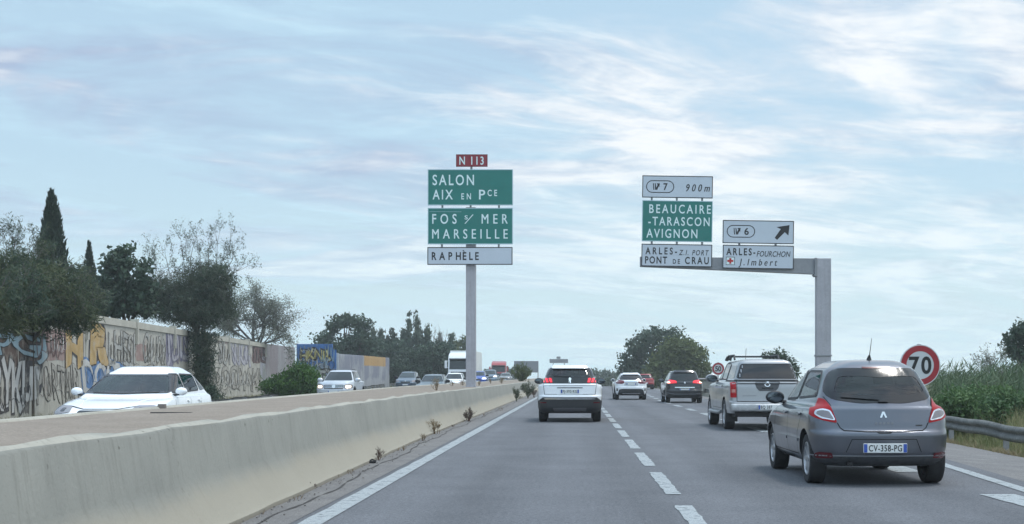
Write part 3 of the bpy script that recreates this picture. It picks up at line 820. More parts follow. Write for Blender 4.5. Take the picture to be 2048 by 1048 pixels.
for i in range(len(MYS) - 1):
    for k in range(nx - 1): q = i * nx + k; Fs.append((q, q + 1, q + nx + 1, q + nx))
obj('median_fill', V, Fs, top_m, med, 180)
# sunk joint with a small bracket, seen in front of the white estate car
b = MB()
def med_pt(px, py): Y = (HC - .885) * F / (py - VY); return at(px, py, Y)
p0, p1 = med_pt(303, 825), med_pt(415, 822)
b.box(p0.x + 4.5, p1.x + 4.5, p0.y - .05, p0.y + .03, .872, .889); b.build('joint_cover', pbr('tar_joint', (.03, .028, .028), .9), med)
q = med_pt(324, 815); MB().rbox(q.x + 4.5 - .055, q.x + 4.5 + .055, q.y - .03, q.y + .03, .87, .935, .012).build('marker_stub', pbr('stub_grey', (.20, .17, .15), .8), med)

# dark joint where gutter meets the barrier foot, and the grit that gathers in it
V = []; Fs = []; ys = np.arange(-4, 70, .35)
for k, y in enumerate(ys):
    c = base_x(y) + .27 + .05 * math.sin(y * .9) + .02 * math.sin(y * 3.3); w_ = .006 + .010 * abs(math.sin(y * 1.7)) + .008 * math.sin(y * 7.1); V += [(c - w_, y, .0085), (c + w_, y, .0085)]
for k in range(len(ys) - 1): Fs.append((2 * k, 2 * k + 1, 2 * k + 3, 2 * k + 2))
obj('road_joint', V, Fs, pbr('joint_dirt', (.045, .042, .040), .95, var=(9, .4)))['kind'] = 'structure'
gr = MB(); r_ = random.Random(3)
for k in range(420):
    y = 6 + 50 * r_.random() ** 1.5; x = base_x(y) + .06 + abs(r_.gauss(0, .16)); q = r_.uniform(.004, .013); gr.ball((x, y, .012 + q * .3), (q, q * r_.uniform(.7, 1.3), q * .6), 5, 3)
go2 = gr.build('gravel', pbr('grit', (.17, .16, .15), .95, var=(30, .5))); go2['kind'] = 'stuff'
def rain_marks(t, oc, c): return t.mix(t.math('MULTIPLY', t.remap(t.noise(t.mapping(oc, scale=(5, 5, .25)), 2.0, 6, .65), .50, .72), .38), c, (.22, .20, .19))
galv_m = surf('galvanised_steel', (.33, .325, .35), (.42, .41, .44), 1.2, (30, .14), None, .55, rain_marks)
galv_dark_m = surf('weathered_steel', (.22, .225, .24), (.29, .295, .31), 1.0, (30, .12), None, .6)
# ------------------------------------------------------------------ graffiti wall, blue wall, ribbed fence
WX = lambda Y: -18.0 - .0862 * (Y - 42)
def wallpt(px, py):                                   # where a pixel of the photo meets the wall
    Y = -14.38 / ((px - VX) / F + .0862); return Y, HC - (py - VY) / F * Y
def graf_wall_mat():
    m = bpy.data.materials.new('painted_wall'); m.use_nodes = True; t = NT(m.node_tree); b = t.n['Principled BSDF']
    oc = t.new('ShaderNodeTexCoord').outputs['Object']
    c = t.mix(t.remap(t.noise(oc, .5, 7, .6), .3, .7), (.40, .385, .34), (.50, .48, .425))
    st = t.noise(t.mapping(oc, scale=(1.6, 1.6, .35)), 1.6, 6, .65)
    c = t.mix(t.math('MULTIPLY', t.remap(st, .52, .66), .45), c, (.17, .155, .135))
    p = t.noise(t.mapping(oc, (4, 3, 0), scale=(.5, .5, .9)), 1.1, 5, .6, 1.2)         # buffed-out patches of old paint
    c = t.mix(t.math('MULTIPLY', t.remap(p, .55, .62), .45), c, (.40, .39, .37))
    q = t.noise(t.mapping(oc, (14, 9, 3), scale=(.6, .6, 1)), 1.0, 5, .6, 1.0)
    c = t.mix(t.math('MULTIPLY', t.remap(q, .58, .66), .35), c, (.25, .17, .14))
    t.l.new(c, b.inputs['Base Color']); b.inputs['Roughness'].default_value = .9
    return m
wall_m = graf_wall_mat(); cope_m = surf('pale_coping', (.40, .385, .33), (.50, .48, .42), .8, (20, .12), None, .9)
wallr = thing('graffiti_wall', 'long pale concrete wall covered in graffiti lettering under the trees', 'wall', (WX(60), 60, -.3))
ZB, ZT = -.5, 3.72
ux, uy = Vector((-.0862, 1, 0)).normalized().xy
def wl(Y, off, z): return (WX(Y) - WX(60) + uy * off, Y - 60 - ux * off, z + .3)
def slab(mb, Y0, Y1, o0, o1, z0, z1, b=0):
    v = [wl(Y0, o0, z0), wl(Y0, o1, z0), wl(Y1, o1, z0), wl(Y1, o0, z0), wl(Y0, o0, z1), wl(Y0, o1, z1), wl(Y1, o1, z1), wl(Y1, o0, z1)]
    mb.add(v, [(3, 2, 1, 0), (4, 5, 6, 7), (0, 1, 5, 4), (1, 2, 6, 5), (2, 3, 7, 6), (3, 0, 4, 7)])
Y = 20
while Y < 100: m = MB(); slab(m, Y + .02, Y + 7.98, -.12, 0, ZB, ZT - .30); m.build('wall_panel', wall_m, wallr); m = MB(); slab(m, Y + .12, Y + 7.88, -.16, .06, ZT - .29, ZT); m.build('coping', cope_m, wallr); Y += 8
for Y in np.arange(28, 101, 8.0):
    m = MB(); slab(m, Y - .11, Y + .11, -.2, .12, ZT - 1.0, ZT + .12); slab(m, Y - .02, Y + .02, -.01, .015, ZB, ZT - 1.0); m.build('pilaster', cope_m if Y < 80 else wall_m, wallr)
# the last stretch is ribbed sheet
def ribbed(name, P0, P1, z0, z1a, z1b, mat, parent, n=60, amp=.05):
    P0, P1 = Vector(P0), Vector(P1); d = P1 - P0; nr = Vector((d.y, -d.x)).normalized(); V = []; Fs = []
    for i in range(n * 4 + 1):
        t = i / (n * 4); ph = i % 4; o = amp * (0, 0, 1, 1)[ph]; q = P0 + d * t + nr * o; jit = .02 * math.sin(i * .7) + .015 * math.sin(i * 2.3)
        V += [(q.x, q.y, z0), (q.x, q.y, z1a + (z1b - z1a) * t + jit)]
    for i in range(n * 4): Fs.append((2 * i, 2 * i + 2, 2 * i + 3, 2 * i + 1))
    k = len(V); V += [(x - nr.x * .1, y - nr.y * .1, z) for x, y, z in V]; Fs += [tuple(j + k for j in f)[::-1] for f in Fs]
    Fs += [(2 * i + 1, 2 * i + 3, k + 2 * i + 3, k + 2 * i + 1) for i in range(n * 4)]
    return obj(name, V, Fs, mat, parent)
def ribmat(name, cols, box=None):
    m = bpy.data.materials.new(name); m.use_nodes = True; t = NT(m.node_tree); b = t.n['Principled BSDF']
    oc = t.new('ShaderNodeTexCoord').outputs['Object']; sp = t.new('ShaderNodeSeparateXYZ'); t.l.new(oc, sp.inputs[0])
    c = t.mix(t.remap(t.noise(t.mapping(oc, scale=(1, 1, .25)), 1.1, 6, .65), .35, .65), cols[0], cols[1])
    w = t.math('ADD', sp.outputs[2], t.math('MULTIPLY_ADD', t.noise(oc, .5, 4), 1.6, -.8))
    c = t.mix(t.math('MULTIPLY', t.remap(w, 1.2, 1.5), t.remap(t.noise(oc, .35, 4), .40, .52)), c, cols[2])
    if box:
        e = t.math('MULTIPLY_ADD', t.noise(oc, 1.2, 4), .5, -.25)
        fy = t.math('MULTIPLY', t.remap(t.math('ADD', sp.outputs[1], e), box[0], box[0] + .2), t.remap(t.math('ADD', sp.outputs[1], e), box[1], box[1] + .2, 1, 0))
        f = t.math('MULTIPLY', fy, t.remap(t.math('ADD', sp.outputs[2], t.math('MULTIPLY', e, .4)), box[2], box[2] + .1)); c = t.mix(t.math('MULTIPLY', f, .85), c, box[3])
    c = t.mix(t.math('MULTIPLY', t.remap(t.noise(t.mapping(oc, scale=(3, 3, .3)), 2.5, 5, .7), .55, .7), .5), c, (.13, .13, .14))
    t.l.new(c, b.inputs['Base Color']); b.inputs['Roughness'].default_value = .75; return m
L0, L1 = wl(100.1, 0, 0), wl(118, 0, 0)
ribbed('ribbed_panel', L0[:2], L1[:2], -.2, 4.0, 4.1, ribmat('ribbed_pinkish', ((.27, .26, .26), (.36, .35, .36), (.27, .24, .25))), wallr, 50)

def graffiti(parent, frame, txt, px0, px1, py0, py1, fill, line, bold=.05, ow=.055, wob=.07, seed=0, slant=0.0, back=None, name='graffiti', d=0.012):
    """thick wobbling letters with an outline, laid flat on the wall; frame maps (u, v) in 0..1 and a lift to a wall point"""
    r = random.Random(seed); a1, a2, a3, a4 = (r.uniform(0, 6) for _ in range(4))
    def layer(b, nm, mat, lift, grow):
        V, Fs = glyphs(txt, b, .86, 0.0); lo, hi = V.min(0), V.max(0); ref, _ = glyphs(txt, 0.0, .86); l0, h0 = ref.min(0), ref.max(0)
        out = []
        for x, y in V:
            u = (x - l0[0]) / (h0[0] - l0[0]); v = (y - l0[1]) / (h0[1] - l0[1])
            u2 = u + slant * (v - .5) + wob * .35 * math.sin(6.3 * v + a1 + 5 * u); v2 = v + wob * math.sin(9 * u + a2) + wob * .6 * math.sin(23 * u + a3 + 3 * v)
            out.append(frame(px0, px1, py0, py1, u2, v2, lift))
        return obj(nm, out, Fs, mat, parent)
    o = layer(bold + ow, name, line, d, 0)
    if back: o2 = layer(bold + ow * 2.6, 'graffiti_halo', back, d * .5, 0)
    layer(bold, 'graffiti_fill', fill, d * 1.8, 0)
def wframe(px0, px1, py0, py1, u, v, lift):
    Y0, Y1 = wallpt(px0, 750)[0], wallpt(px1, 750)[0]; Y = Y0 + (Y1 - Y0) * u; zt, zb = HC - (py0 - VY) / F * Y0, HC - (py1 - VY) / F * Y0
    return wl(Y, lift, min(zb + (zt - zb) * v, ZT - .32 if Y < 100 else 9))
gp = lambda n, c, rough=.85: pbr('spray_' + n, c, rough, var=(1.5, .25), var2=(3, (.36, .34, .30), .6))
dk = gp('dark', (.045, .042, .045)); dim = gp('dim', (.12, .11, .10)); pale = gp('pale', (.37, .37, .35)); lblue = gp('light_blue', (.26, .37, .43)); orange = gp('ochre', (.46, .31, .13)); wht = gp('white', (.50, .50, .49))
blue = gp('blue', (.09, .19, .38)); viol = gp('violet', (.19, .18, .25)); lil = gp('lilac', (.42, .41, .45)); mar = gp('maroon', (.15, .09, .09)); sand = gp('sand', (.36, .34, .30)); brown = gp('brown', (.11, .075, .06)); yel = gp('yellow', (.55, .47, .16)); rose = gp('rose', (.30, .21, .19))
def wpatch(px0, px1, py0, py1, mat, seed, n=26):
    r = random.Random(seed); pts = []
    for k in range(n): a = 2 * math.pi * k / n; c, s = math.cos(a), math.sin(a); q = (abs(c) ** 6 + abs(s) ** 6) ** (-1 / 6) * r.uniform(.90, 1.04); pts.append(wframe(px0, px1, py0, py1, .5 + .5 * c * q, .5 + .5 * s * q, .006))
    obj('paint_patch', pts, [tuple(range(n))], mat, wallr)
wpatch(-14, 92, 656, 735, brown, 1); wpatch(82, 134, 655, 722, rose, 2); wpatch(162, 216, 718, 790, blue, 3); wpatch(503, 541, 683, 726, mar, 4); wpatch(331, 348, 656, 735, viol, 5); wpatch(186, 212, 645, 722, brown, 6); wpatch(44, 60, 690, 830, dim, 12); wpatch(216, 250, 722, 745, blue, 13); wpatch(270, 292, 686, 722, rose, 14); wpatch(430, 466, 660, 684, rose, 15); wpatch(520, 545, 690, 760, lil, 16)
gs = [('PGJ', -12, 92, 664, 720, lblue, dk, .02, .035, .06), ('RYKI', -16, 48, 722, 822, wht, dk, .02, .05, .07), ('J', 48, 72, 732, 800, wht, dk, .05, .06, .05), ('PORTAIR', 72, 158, 727, 806, sand, dim, .0, .018, .06),
      ('H', 134, 162, 666, 727, orange, dk, .07, .035, .06), ('R', 183, 212, 650, 722, orange, dk, .07, .035, .06), ('DOSE', 166, 240, 724, 790, wht, blue, .02, .05, .07), ('LHESI', 217, 268, 662, 728, pale, dim, .0, .022, .07), ('CAUOR', 286, 331, 670, 728, pale, dim, .0, .022, .08),
      ('JULS', 333, 378, 658, 736, lil, viol, .0, .04, .07), ('OCAR', 262, 336, 728, 776, sand, dim, .0, .018, .06), ('SUI', 437, 461, 676, 728, pale, dim, .0, .022, .06), ('SUGR', 463, 500, 678, 728, lil, viol, .02, .03, .07), ('VOCRAHL', 424, 524, 731, 786, sand, dim, .0, .02, .07), ('NEL', 507, 538, 690, 724, mar, dk, .0, .02, .06), ('MIL', 526, 560, 730, 775, pale, lil, .02, .03, .06)]
for k, (t_, a, b, c, d_, f_, l_, bo, ow, wb_) in enumerate(gs): graffiti(wallr, wframe, t_, a, b, c, d_, f_, l_, bo, ow, wb_, 20 + k, .06 * ((k % 3) - 1))
def scribble(px0, px1, py0, py1, mat, seed, loops, w, fr=None, root=None):
    """one looping spray line"""
    r = random.Random(seed); n = loops * 14; a1, a2, a3 = (r.uniform(0, 6) for _ in range(3)); L = []
    for k in range(n + 1):
        t = k / n; L.append((t + .055 * math.cos(t * loops * 6.283 + a1), .5 + (.36 + .1 * math.sin(t * 9 + a3)) * math.sin(t * loops * 6.283 + a1) + .12 * math.sin(t * loops * 14 + a2)))
    V = []; Fs = []
    for k in range(n + 1):
        u, v = L[k]; u2, v2 = L[min(k + 1, n)]; u1, v1 = L[max(k - 1, 0)]; du, dv = (u2 - u1) * (px1 - px0), (v2 - v1) * (py1 - py0); m = math.hypot(du, dv) + 1e-6
        for s_ in (-1, 1): V.append((fr or wframe)(px0, px1, py0, py1, u - s_ * dv / m * w / (px1 - px0), v + s_ * du / m * w / (py1 - py0), .026))
    obj('spray_tag', V, [(2 * k, 2 * k + 2, 2 * k + 3, 2 * k + 1) for k in range(n)], mat, root or wallr)
for k, (a, b, c, d_, m_, lo, w_) in enumerate(((-10, 60, 770, 815, dk, 7, .7), (74, 130, 660, 715, mar, 6, .8), (80, 156, 735, 800, dim, 9, .5), (220, 264, 690, 728, dim, 7, .5), (225, 262, 668, 690, dim, 6, .35), (288, 330, 680, 722, dim, 7, .45), (268, 330, 735, 770, dim, 8, .45), (336, 374, 665, 725, viol, 5, .7), (436, 460, 690, 725, dim, 5, .4), (465, 500, 690, 722, viol, 5, .4), (428, 520, 738, 780, dim, 11, .4), (506, 538, 692, 722, dk, 5, .5), (440, 500, 745, 775, wht, 6, .4), (525, 560, 690, 722, lil, 5, .5), (170, 236, 735, 775, blue, 6, .6), (100, 130, 672, 705, wht, 5, .4))): scribble(a, b, c, d_, m_, 40 + k, lo, w_)

# blue painted wall
Yb = 108.0; a, b = at(593, 752, Yb), at(672, 752, Yb); zt = at(0, 688, Yb).z
broot = thing('painted_wall', 'blue painted wall end with yellow and black graffiti letters', 'wall', ((a.x + b.x) / 2, Yb, -.3)); w = (b.x - a.x) / 2
MB().rbox(-w, w * .82, 0, .25, -.2, zt + .3, .02).box(w * .82, w, .02, .23, -.2, zt - .15).build('wall_body', pbr('blue_wall_paint', (.045, .13, .33), .8, var=(.8, .3), var2=(1.2, (.20, .27, .36), .6)), broot)
def bframe(px0, px1, py0, py1, u, v, lift): p0, p1 = at(px0, py1, Yb), at(px1, py0, Yb); return (p0.x + (p1.x - p0.x) * u - broot.location.x, -lift, p0.z + (p1.z - p0.z) * v + .3)
graffiti(broot, bframe, 'HKNR', 600, 661, 699, 720, yel, dk, .0, .10, .10, 3); graffiti(broot, bframe, 'S', 634, 662, 740, 770, pale, dk, .02, .05, .05, 4)
r = random.Random(5); obj('paint_patch', [bframe(626, 662, 722, 775, .5 + .5 * math.cos(k * .3) * r.uniform(.8, 1.1), .5 + .5 * math.sin(k * .3) * r.uniform(.8, 1.1), .006) for k in range(21)], [tuple(range(21))], gp('grey_blue', (.22, .27, .32)), broot)
for k, (a_, b_, c_, d_, m_, lo, w_) in enumerate(((596, 640, 716, 736, wht, 5, .8), (600, 668, 722, 742, dk, 7, .5), (600, 630, 692, 704, pale, 4, .6), (640, 668, 690, 730, lblue, 5, .7), (596, 626, 734, 764, lil, 5, .8), (632, 668, 744, 770, dk, 5, .6), (604, 660, 698, 722, dk, 6, .35))): scribble(a_, b_, c_, d_, m_, 70 + k, lo, w_, bframe, broot)
# corrugated fence
p0, p1 = at(675, 752, 115), at(778, 752, 142)
froot = thing('corrugated_fence', 'weathered pale corrugated metal fence with orange patch along its top', 'fence', (p0.x, p0.y, -.3))
ribbed('sheet', (0, 0), (p1.x - p0.x, p1.y - p0.y), 0, at(0, 708, 115).z + .3, at(0, 716, 142).z + .3, ribmat('ribbed_grey', ((.30, .31, .34), (.40, .41, .43), (.24, .25, .30)), (12.2, 24.5, 2.55, (.50, .30, .10))), froot, 64, .06)
MB().box(-.12, .10, -.1, .1, 0, at(0, 706, 115).z + .3).build('end_post', pbr('post_grey', (.40, .42, .44), .7, var=(3, .2)), froot)

# ------------------------------------------------------------------ guardrails
def guardrail(label, pts, zs, step=4.0, h0=.0):
    """two-wave steel beam on short posts along a polyline; zs = height of the beam's top edge"""
    P = [Vector(p) for p in pts]; root = thing('guardrail', label, 'guardrail', (P[0].x, P[0].y, zs[0] - .75))
    L = [0]; [L.append(L[-1] + (P[i] - P[i - 1]).length) for i in range(1, len(P))]
    prof = [(0, 0), (.035, -.02), (.06, -.06), (.055, -.10), (.0, -.145), (.0, -.165), (.055, -.21), (.06, -.25), (.035, -.29), (0, -.31)]
    def loc(s):
        i = max(k for k in range(len(L) - 1) if L[k] <= s + 1e-6); t = (s - L[i]) / (L[i + 1] - L[i]); q = P[i] + (P[i + 1] - P[i]) * t; d = (P[i + 1] - P[i]).normalized()
        return q, Vector((-d.y, d.x)), zs[i] + (zs[i + 1] - zs[i]) * t
    n = int(L[-1] / .5); V = []; Fs = []
    for k in range(n + 1):
        q, nr, z = loc(L[-1] * k / n); z += .022 * math.sin(k * .37) + .012 * math.sin(k * 1.1)
        for o, dz in prof: V.append((q.x + nr.x * o - root.location.x, q.y + nr.y * o - root.location.y, z + dz - root.location.z))
    m = len(prof)
    for k in range(n):
        for j in range(m - 1): i = k * m + j; Fs.append((i, i + 1, i + m + 1, i + m))
    obj('beam', V, Fs, galv_rail_m, root, 50)
    s = .8
    while s < L[-1] - .3:
        q, nr, z = loc(s); x, y = q.x - nr.x * .08 - root.location.x, q.y - nr.y * .08 - root.location.y
        MB().box(x - .05, x + .05, y - .035, y + .035, z - 1.0 - root.location.z, z - .06 - root.location.z).build('post', galv_dark_m, root); s += step
    return root

galv_rail_m = surf('dull_guardrail', (.11, .115, .11), (.18, .18, .17), 1.1, (16, .35), None, .78)
guardrail('grey steel guardrail in the grass on the right behind the 70 sign', [(8.1, 10), (8.45, 24), (8.5, 32), (9.2, 45), (9.35, 70), (9.4, 90), (9.6, 120), (9.9, 165)], [.36, .36, .40, .42, .42, .42, .42, .40])
guardrail('low grey guardrail along the foot of the graffiti wall', [(-13.6, 36), (-15.4, 58), (-17.3, 84), (-17.6, 100), (-18.2, 118), (-21, 160)], [.32, .32, .32, .36, .44, .60])
# grey parapet beyond the 50 sign
a, b = at(1398, 757, 97), at(1470, 757, 104)
pr = thing('road_parapet', 'grey panelled parapet with top rail beside the 50 sign', 'parapet', (a.x, a.y, -.5))
d = b - a; m = MB(); m.add([(0, 0, 0), (d.x, d.y, 0), (d.x, d.y, 1.42), (0, 0, 1.42), (0, .15, 0), (d.x, d.y + .15, 0), (d.x, d.y + .15, 1.42), (0, .15, 1.42)], [(0, 1, 2, 3), (5, 4, 7, 6), (3, 2, 6, 7), (0, 3, 7, 4), (1, 5, 6, 2)])
m.build('parapet_panel', pbr('parapet_grey', (.15, .165, .165), .8, var=(1.2, .15)), pr); MB().tube([(0, -.03, 1.62), (d.x, d.y - .03, 1.62)], .045, 8).build('top_rail', galv_m, pr)
for k in range(4): MB().box(d.x * k / 3 - .04, d.x * k / 3 + .04, d.y * k / 3 - .07, d.y * k / 3 - .005, .2, 1.6).build('rail_post', galv_m, pr)
# ------------------------------------------------------------------ signs
green_m = pbr('sign_green', (.005, .155, .130), .45, var=(.9, .10)); wsign_m = pbr('sign_white', (.50, .55, .61), .5, var=(.7, .05))
redsign_m = pbr('sign_red', (.22, .010, .020), .45, var=(2, .1)); letw_m = pbr('sign_lettering_white', (.66, .78, .78), .5)
border_blue_m = pbr('sign_pale_border', (.34, .50, .54), .5); signback_m = pbr('sign_back', (.24, .25, .27), .55, .3)
black_m = ink_m

class Sign:
    """flat panels on one support, laid out from the photo at the support's distance"""
    def __init__(s, root, Y): s.root = root; s.Y = Y; s.k = Y / F
    def P(s, px, py): v = at(px, py, s.Y); return v.x - s.root.location.x, v.z - s.root.location.z
    def panel(s, x0, y0, x1, y1, mat, bmat, bw=1.6, tilt=0.0, name='sign_panel', label=None, inset=.0):
        (a, d), (c, b) = s.P(x0, y0), s.P(x1, y1); w, h = c - a, d - b
        o = MB().rbox(-w / 2, w / 2, -.03, .03, -h / 2, h / 2, .012).build(name, mat, s.root)
        o.location = ((a + c) / 2, -.25, (b + d) / 2); o.rotation_euler = (0, tilt, 0)
        if label: o['label'] = label
        t = bw * s.k; f = MB()
        for r in ((-w/2 + inset, w/2 - inset, h/2 - t - inset, h/2 - inset), (-w/2 + inset, w/2 - inset, -h/2 + inset, -h/2 + t + inset), (-w/2 + inset, -w/2 + t + inset, -h/2 + t + inset, h/2 - t - inset), (w/2 - t - inset, w/2 - inset, -h/2 + t + inset, h/2 - t - inset)):
            f.box(r[0], r[1], -.036, -.0305, r[2], r[3])
        f.build('sign_border', bmat, o)
        # a horizontal seam of the extruded planks
        if h > .8:
            MB().box(-w/2 + .03, w/2 - .03, -.0325, -.0303, -.005, .005).build('plank_seam', pbr('seam_' + mat.name, tuple(c * .9 for c in mat.node_tree.nodes['Principled BSDF'].inputs['Base Color'].default_value[:3]), .6), o)
        o['_px'] = ((x0 + x1) / 2, (y0 + y1) / 2); return o
    def text(s, o, txt, x0, x1, y0, y1, mat, bold=.012, shear=0.0):
        cx, cy = o['_px']
        return text_on(o, mat, txt, (x0 - cx) * s.k, -(y1 - cy) * s.k, (x1 - x0) * s.k, (y1 - y0) * s.k, -.0335, 'lettering', bold, shear)
    def poly(s, o, pts, mat, name='symbol', d=-.0335):
        cx, cy = o['_px']; n = len(pts)
        return obj(name, [((x - cx) * s.k, d, -(y - cy) * s.k) for x, y in pts], [tuple(range(n))], mat, o)
    def exit_symbol(s, o, x0, y0, x1, y1, num, nx0, nx1):
        """rounded capsule with the small fork-and-arrow exit sign and its number"""
        cx, cy = o['_px']; r = (y1 - y0) / 2; mb = MB(); t = 1.7
        def loop(r_): return [(x1 - r + r_ * math.cos(a), (y0 + y1) / 2 + r_ * math.sin(a)) for a in np.linspace(-math.pi / 2, math.pi / 2, 12)] + [(x0 + r + r_ * math.cos(a), (y0 + y1) / 2 + r_ * math.sin(a)) for a in np.linspace(math.pi / 2, 3 * math.pi / 2, 12)]
        A, B = loop(r), loop(r - t); n = len(A)
        mb.add([((x - cx) * s.k, -.0335, -(y - cy) * s.k) for x, y in A + B], [(i, (i + 1) % n, n + (i + 1) % n, n + i) for i in range(n)]); mb.build('exit_capsule', black_m, o)
        xm = x0 + (x1 - x0) * .24; hh = r * .52; ym = (y0 + y1) / 2; m = MB()
        def q(*pts): k = len(m.v); m.add([((x - cx) * s.k, -.0335, -(y - cy) * s.k) for x, y in pts], [tuple(range(len(pts)))])
        w = (x1 - x0) * .034
        q((xm, ym - hh), (xm + w, ym - hh), (xm + w * 1.6, ym + hh), (xm + w * .6, ym + hh))
        q((xm + w * 1.9, ym - hh), (xm + w * 2.9, ym - hh), (xm + w * 3.6, ym + hh * .4), (xm + w * 3.4, ym + hh), (xm + w * 2.5, ym + hh))
        q((xm + w * 3.6, ym + hh), (xm + w * 3.7, ym + hh * .2), (xm + w * 5.2, ym - hh * .6), (xm + w * 6.1, ym - hh * .2), (xm + w * 4.7, ym + hh))
        q((xm + w * 3.9, ym - hh), (xm + w * 7.4, ym - hh), (xm + w * 6.7, ym + hh * .25))
        m.build('exit_fork', black_m, o)
        s.text(o, num, nx0, nx1, ym - r * .52, ym + r * .52, black_m, .024)
    def bracket(s, x0, x1, y0, y1, mat=None):
        (a, d), (c, b) = s.P(x0, y0), s.P(x1, y1)
        MB().box(a, c, -.21, -.13, b - .05, d + .05).build('bracket', mat or galv_dark_m, s.root)

# tall sign on the median
Y = 54.0; base = at(942, 773, Y)
root = thing('direction_sign', 'tall post on the median with red N 113 plate above green and white direction panels', 'road sign', (base.x, Y, .86))
S = Sign(root, Y); w = .195
MB().rbox(-w, w, -.13, .22, -.02, at(0, 415, Y).z - .86, .02).build('post', galv_m, root)
MB().rbox(-.34, .34, -.32, .42, -.01, .035, .01).build('base_plate', galv_dark_m, root)
p = S.panel(913.3, 311, 976, 335.5, redsign_m, pbr('badge_border', (.12, .006, .012), .5), 1.2, name='route_badge'); S.text(p, 'N 113', 920, 968.3, 315.8, 331.2, letw_m, .014)
S.bracket(941.5, 945.5, 334, 343)
p = S.panel(857, 340.8, 1026.5, 412.3, green_m, border_blue_m, 1.5, label='green panel reading SALON and AIX EN PCE')
S.text(p, 'SALON', 866.7, 949, 352, 372, letw_m, .012); S.text(p, 'AIX', 866.7, 907, 381.8, 400.4, letw_m, .012); S.text(p, 'EN', 924, 943, 388.8, 400.4, letw_m, .012)
S.text(p, 'P', 959, 971.4, 381.8, 400.4, letw_m, .012); S.text(p, 'CE', 976, 995, 381.8, 393.7, letw_m, .016)
p = S.panel(857, 417.6, 1026.3, 489.8, green_m, border_blue_m, 1.5, label='green panel reading FOS S/ MER and MARSEILLE')
S.text(p, 'FOS', 866, 914.5, 430, 448.8, letw_m, .012); S.text(p, 'S', 930.4, 936.6, 432.7, 440.3, letw_m, .012); S.poly(p, [(930.4, 448.6), (931.8, 449.2), (948, 431), (946.6, 430.2)], letw_m, 'slash')
S.text(p, 'MER', 964.4, 1016, 430, 448.8, letw_m, .012); S.text(p, 'MARSEILLE', 866, 1016, 460, 478.6, letw_m, .012)
S.poly(p, [(860, 424.6), (924, 425.0), (924, 425.6), (860, 425.2)], border_blue_m, 'scratch')
p = S.panel(856.3, 495.5, 1025.7, 530.7, wsign_m, black_m, 1.7, label='white panel reading RAPHÈLE')
S.text(p, 'RAPH', 865, 923, 506, 520.8, black_m, .024); S.text(p, 'E', 926.5, 934, 506, 520.8, black_m, .024); S.poly(p, [(925.8, 502.2), (928.2, 501.6), (930.6, 504.2), (929, 504.6)], black_m, 'accent'); S.text(p, 'LE', 939.5, 958.5, 506, 520.8, black_m, .024)
for x in (885.7, 942, 998.5): S.bracket(x - 1.8, x + 1.8, 411, 419)
for x in (884.7, 998): S.bracket(x - 1.8, x + 1.8, 489, 497)

# cantilever gantry over the exit lane
Y = 60.0; bx = at(1646, 752, Y).x
root = thing('sign_gantry', 'grey cantilever gantry with three boxed panels on the left and two by the exit arrow', 'sign gantry', (bx, Y, -.36))
S = Sign(root, Y)
tz = at(0, 517.5, Y).z + .36; hw = 14.2 * S.k
post = MB().rbox(-hw, hw, -.26, .26, 0, tz, .02).build('post', galv_m, root)
MB().rbox(-.5, .5, -.42, .42, -.03, .05, .01).build('base_plate', galv_dark_m, root)
(ax, az) = S.P(1280, 514); (_, ab) = S.P(0, 533.5); (_, rb_) = S.P(0, 549)
MB().prism([(ax, az), (-hw - .003, tz - .003), (-hw - .003, rb_), (ax, ab)], 'y', -.18, .18).build('arm', galv_dark_m, root)
T = R(.85)
fl = MB().rbox(-hw - .09, -hw - .004, -.30, .30, rb_ - .10, tz + .02, .012)
for zz_ in np.linspace(rb_ - .03, tz - .06, 4):
    for yy in (-.25, .25): fl.lathe([(.001, -.125), (.03, -.125), (.03, -.09), (.001, -.09)], 'x', 8, (-hw - .0, yy, zz_))
fl.build('arm_flange', galv_dark_m, root)
sp_ = MB().rbox(-hw - .03, hw + .03, -.29, .29, 2.55, 2.62, .01); sp_.build('post_splice', galv_dark_m, root)
p = S.panel(1284, 353.5, 1424.3, 397.5, wsign_m, black_m, 1.6, T, label='white panel with exit 7 capsule and 900 m'); S.exit_symbol(p, 1291.5, 363, 1347.5, 388, '7', 1326, 1334.5); S.text(p, '900m', 1371.5, 1418.5, 370, 384, black_m, .02, .25)
p = S.panel(1283.5, 403, 1423.7, 484.5, green_m, border_blue_m, 1.5, T, label='green panel reading BEAUCAIRE TARASCON AVIGNON')
S.text(p, 'BEAUCAIRE', 1297.5, 1420, 411.3, 428, letw_m, .012); S.text(p, '-TARASCON', 1296, 1418, 436, 452.5, letw_m, .012); S.text(p, 'AVIGNON', 1292.5, 1394, 460, 477, letw_m, .012)
p = S.panel(1282.3, 489.6, 1423, 534.3, wsign_m, black_m, 1.6, T, label='white panel reading ARLES Z.I. PORT and PONT DE CRAU')
S.text(p, 'ARLES-', 1290, 1353, 497, 510, black_m, .024); S.text(p, 'Z.I. PORT', 1356.6, 1416.5, 501, 511, black_m, .012, .25)
S.text(p, 'PONT', 1289.5, 1333.6, 515, 528.3, black_m, .024); S.text(p, 'DE', 1345, 1359, 519.6, 528.3, black_m, .02); S.text(p, 'CRAU', 1369, 1416.5, 515, 528.3, black_m, .024)
p = S.panel(1444, 442.3, 1585.7, 488.5, wsign_m, black_m, 1.6, T, label='white panel with exit 6 capsule and black diagonal arrow'); S.exit_symbol(p, 1452, 452, 1508.5, 477, '6', 1487, 1496)
S.poly(p, [(1547.5, 476.5), (1552.5, 480.5), (1567.5, 465), (1574.8, 471.5), (1577, 450.6), (1551, 455), (1559.5, 459)], black_m, 'arrow')
p = S.panel(1444, 491.6, 1585.5, 538.5, wsign_m, black_m, 1.6, T, label='white panel reading ARLES FOURCHON and J. Imbert with a red cross')
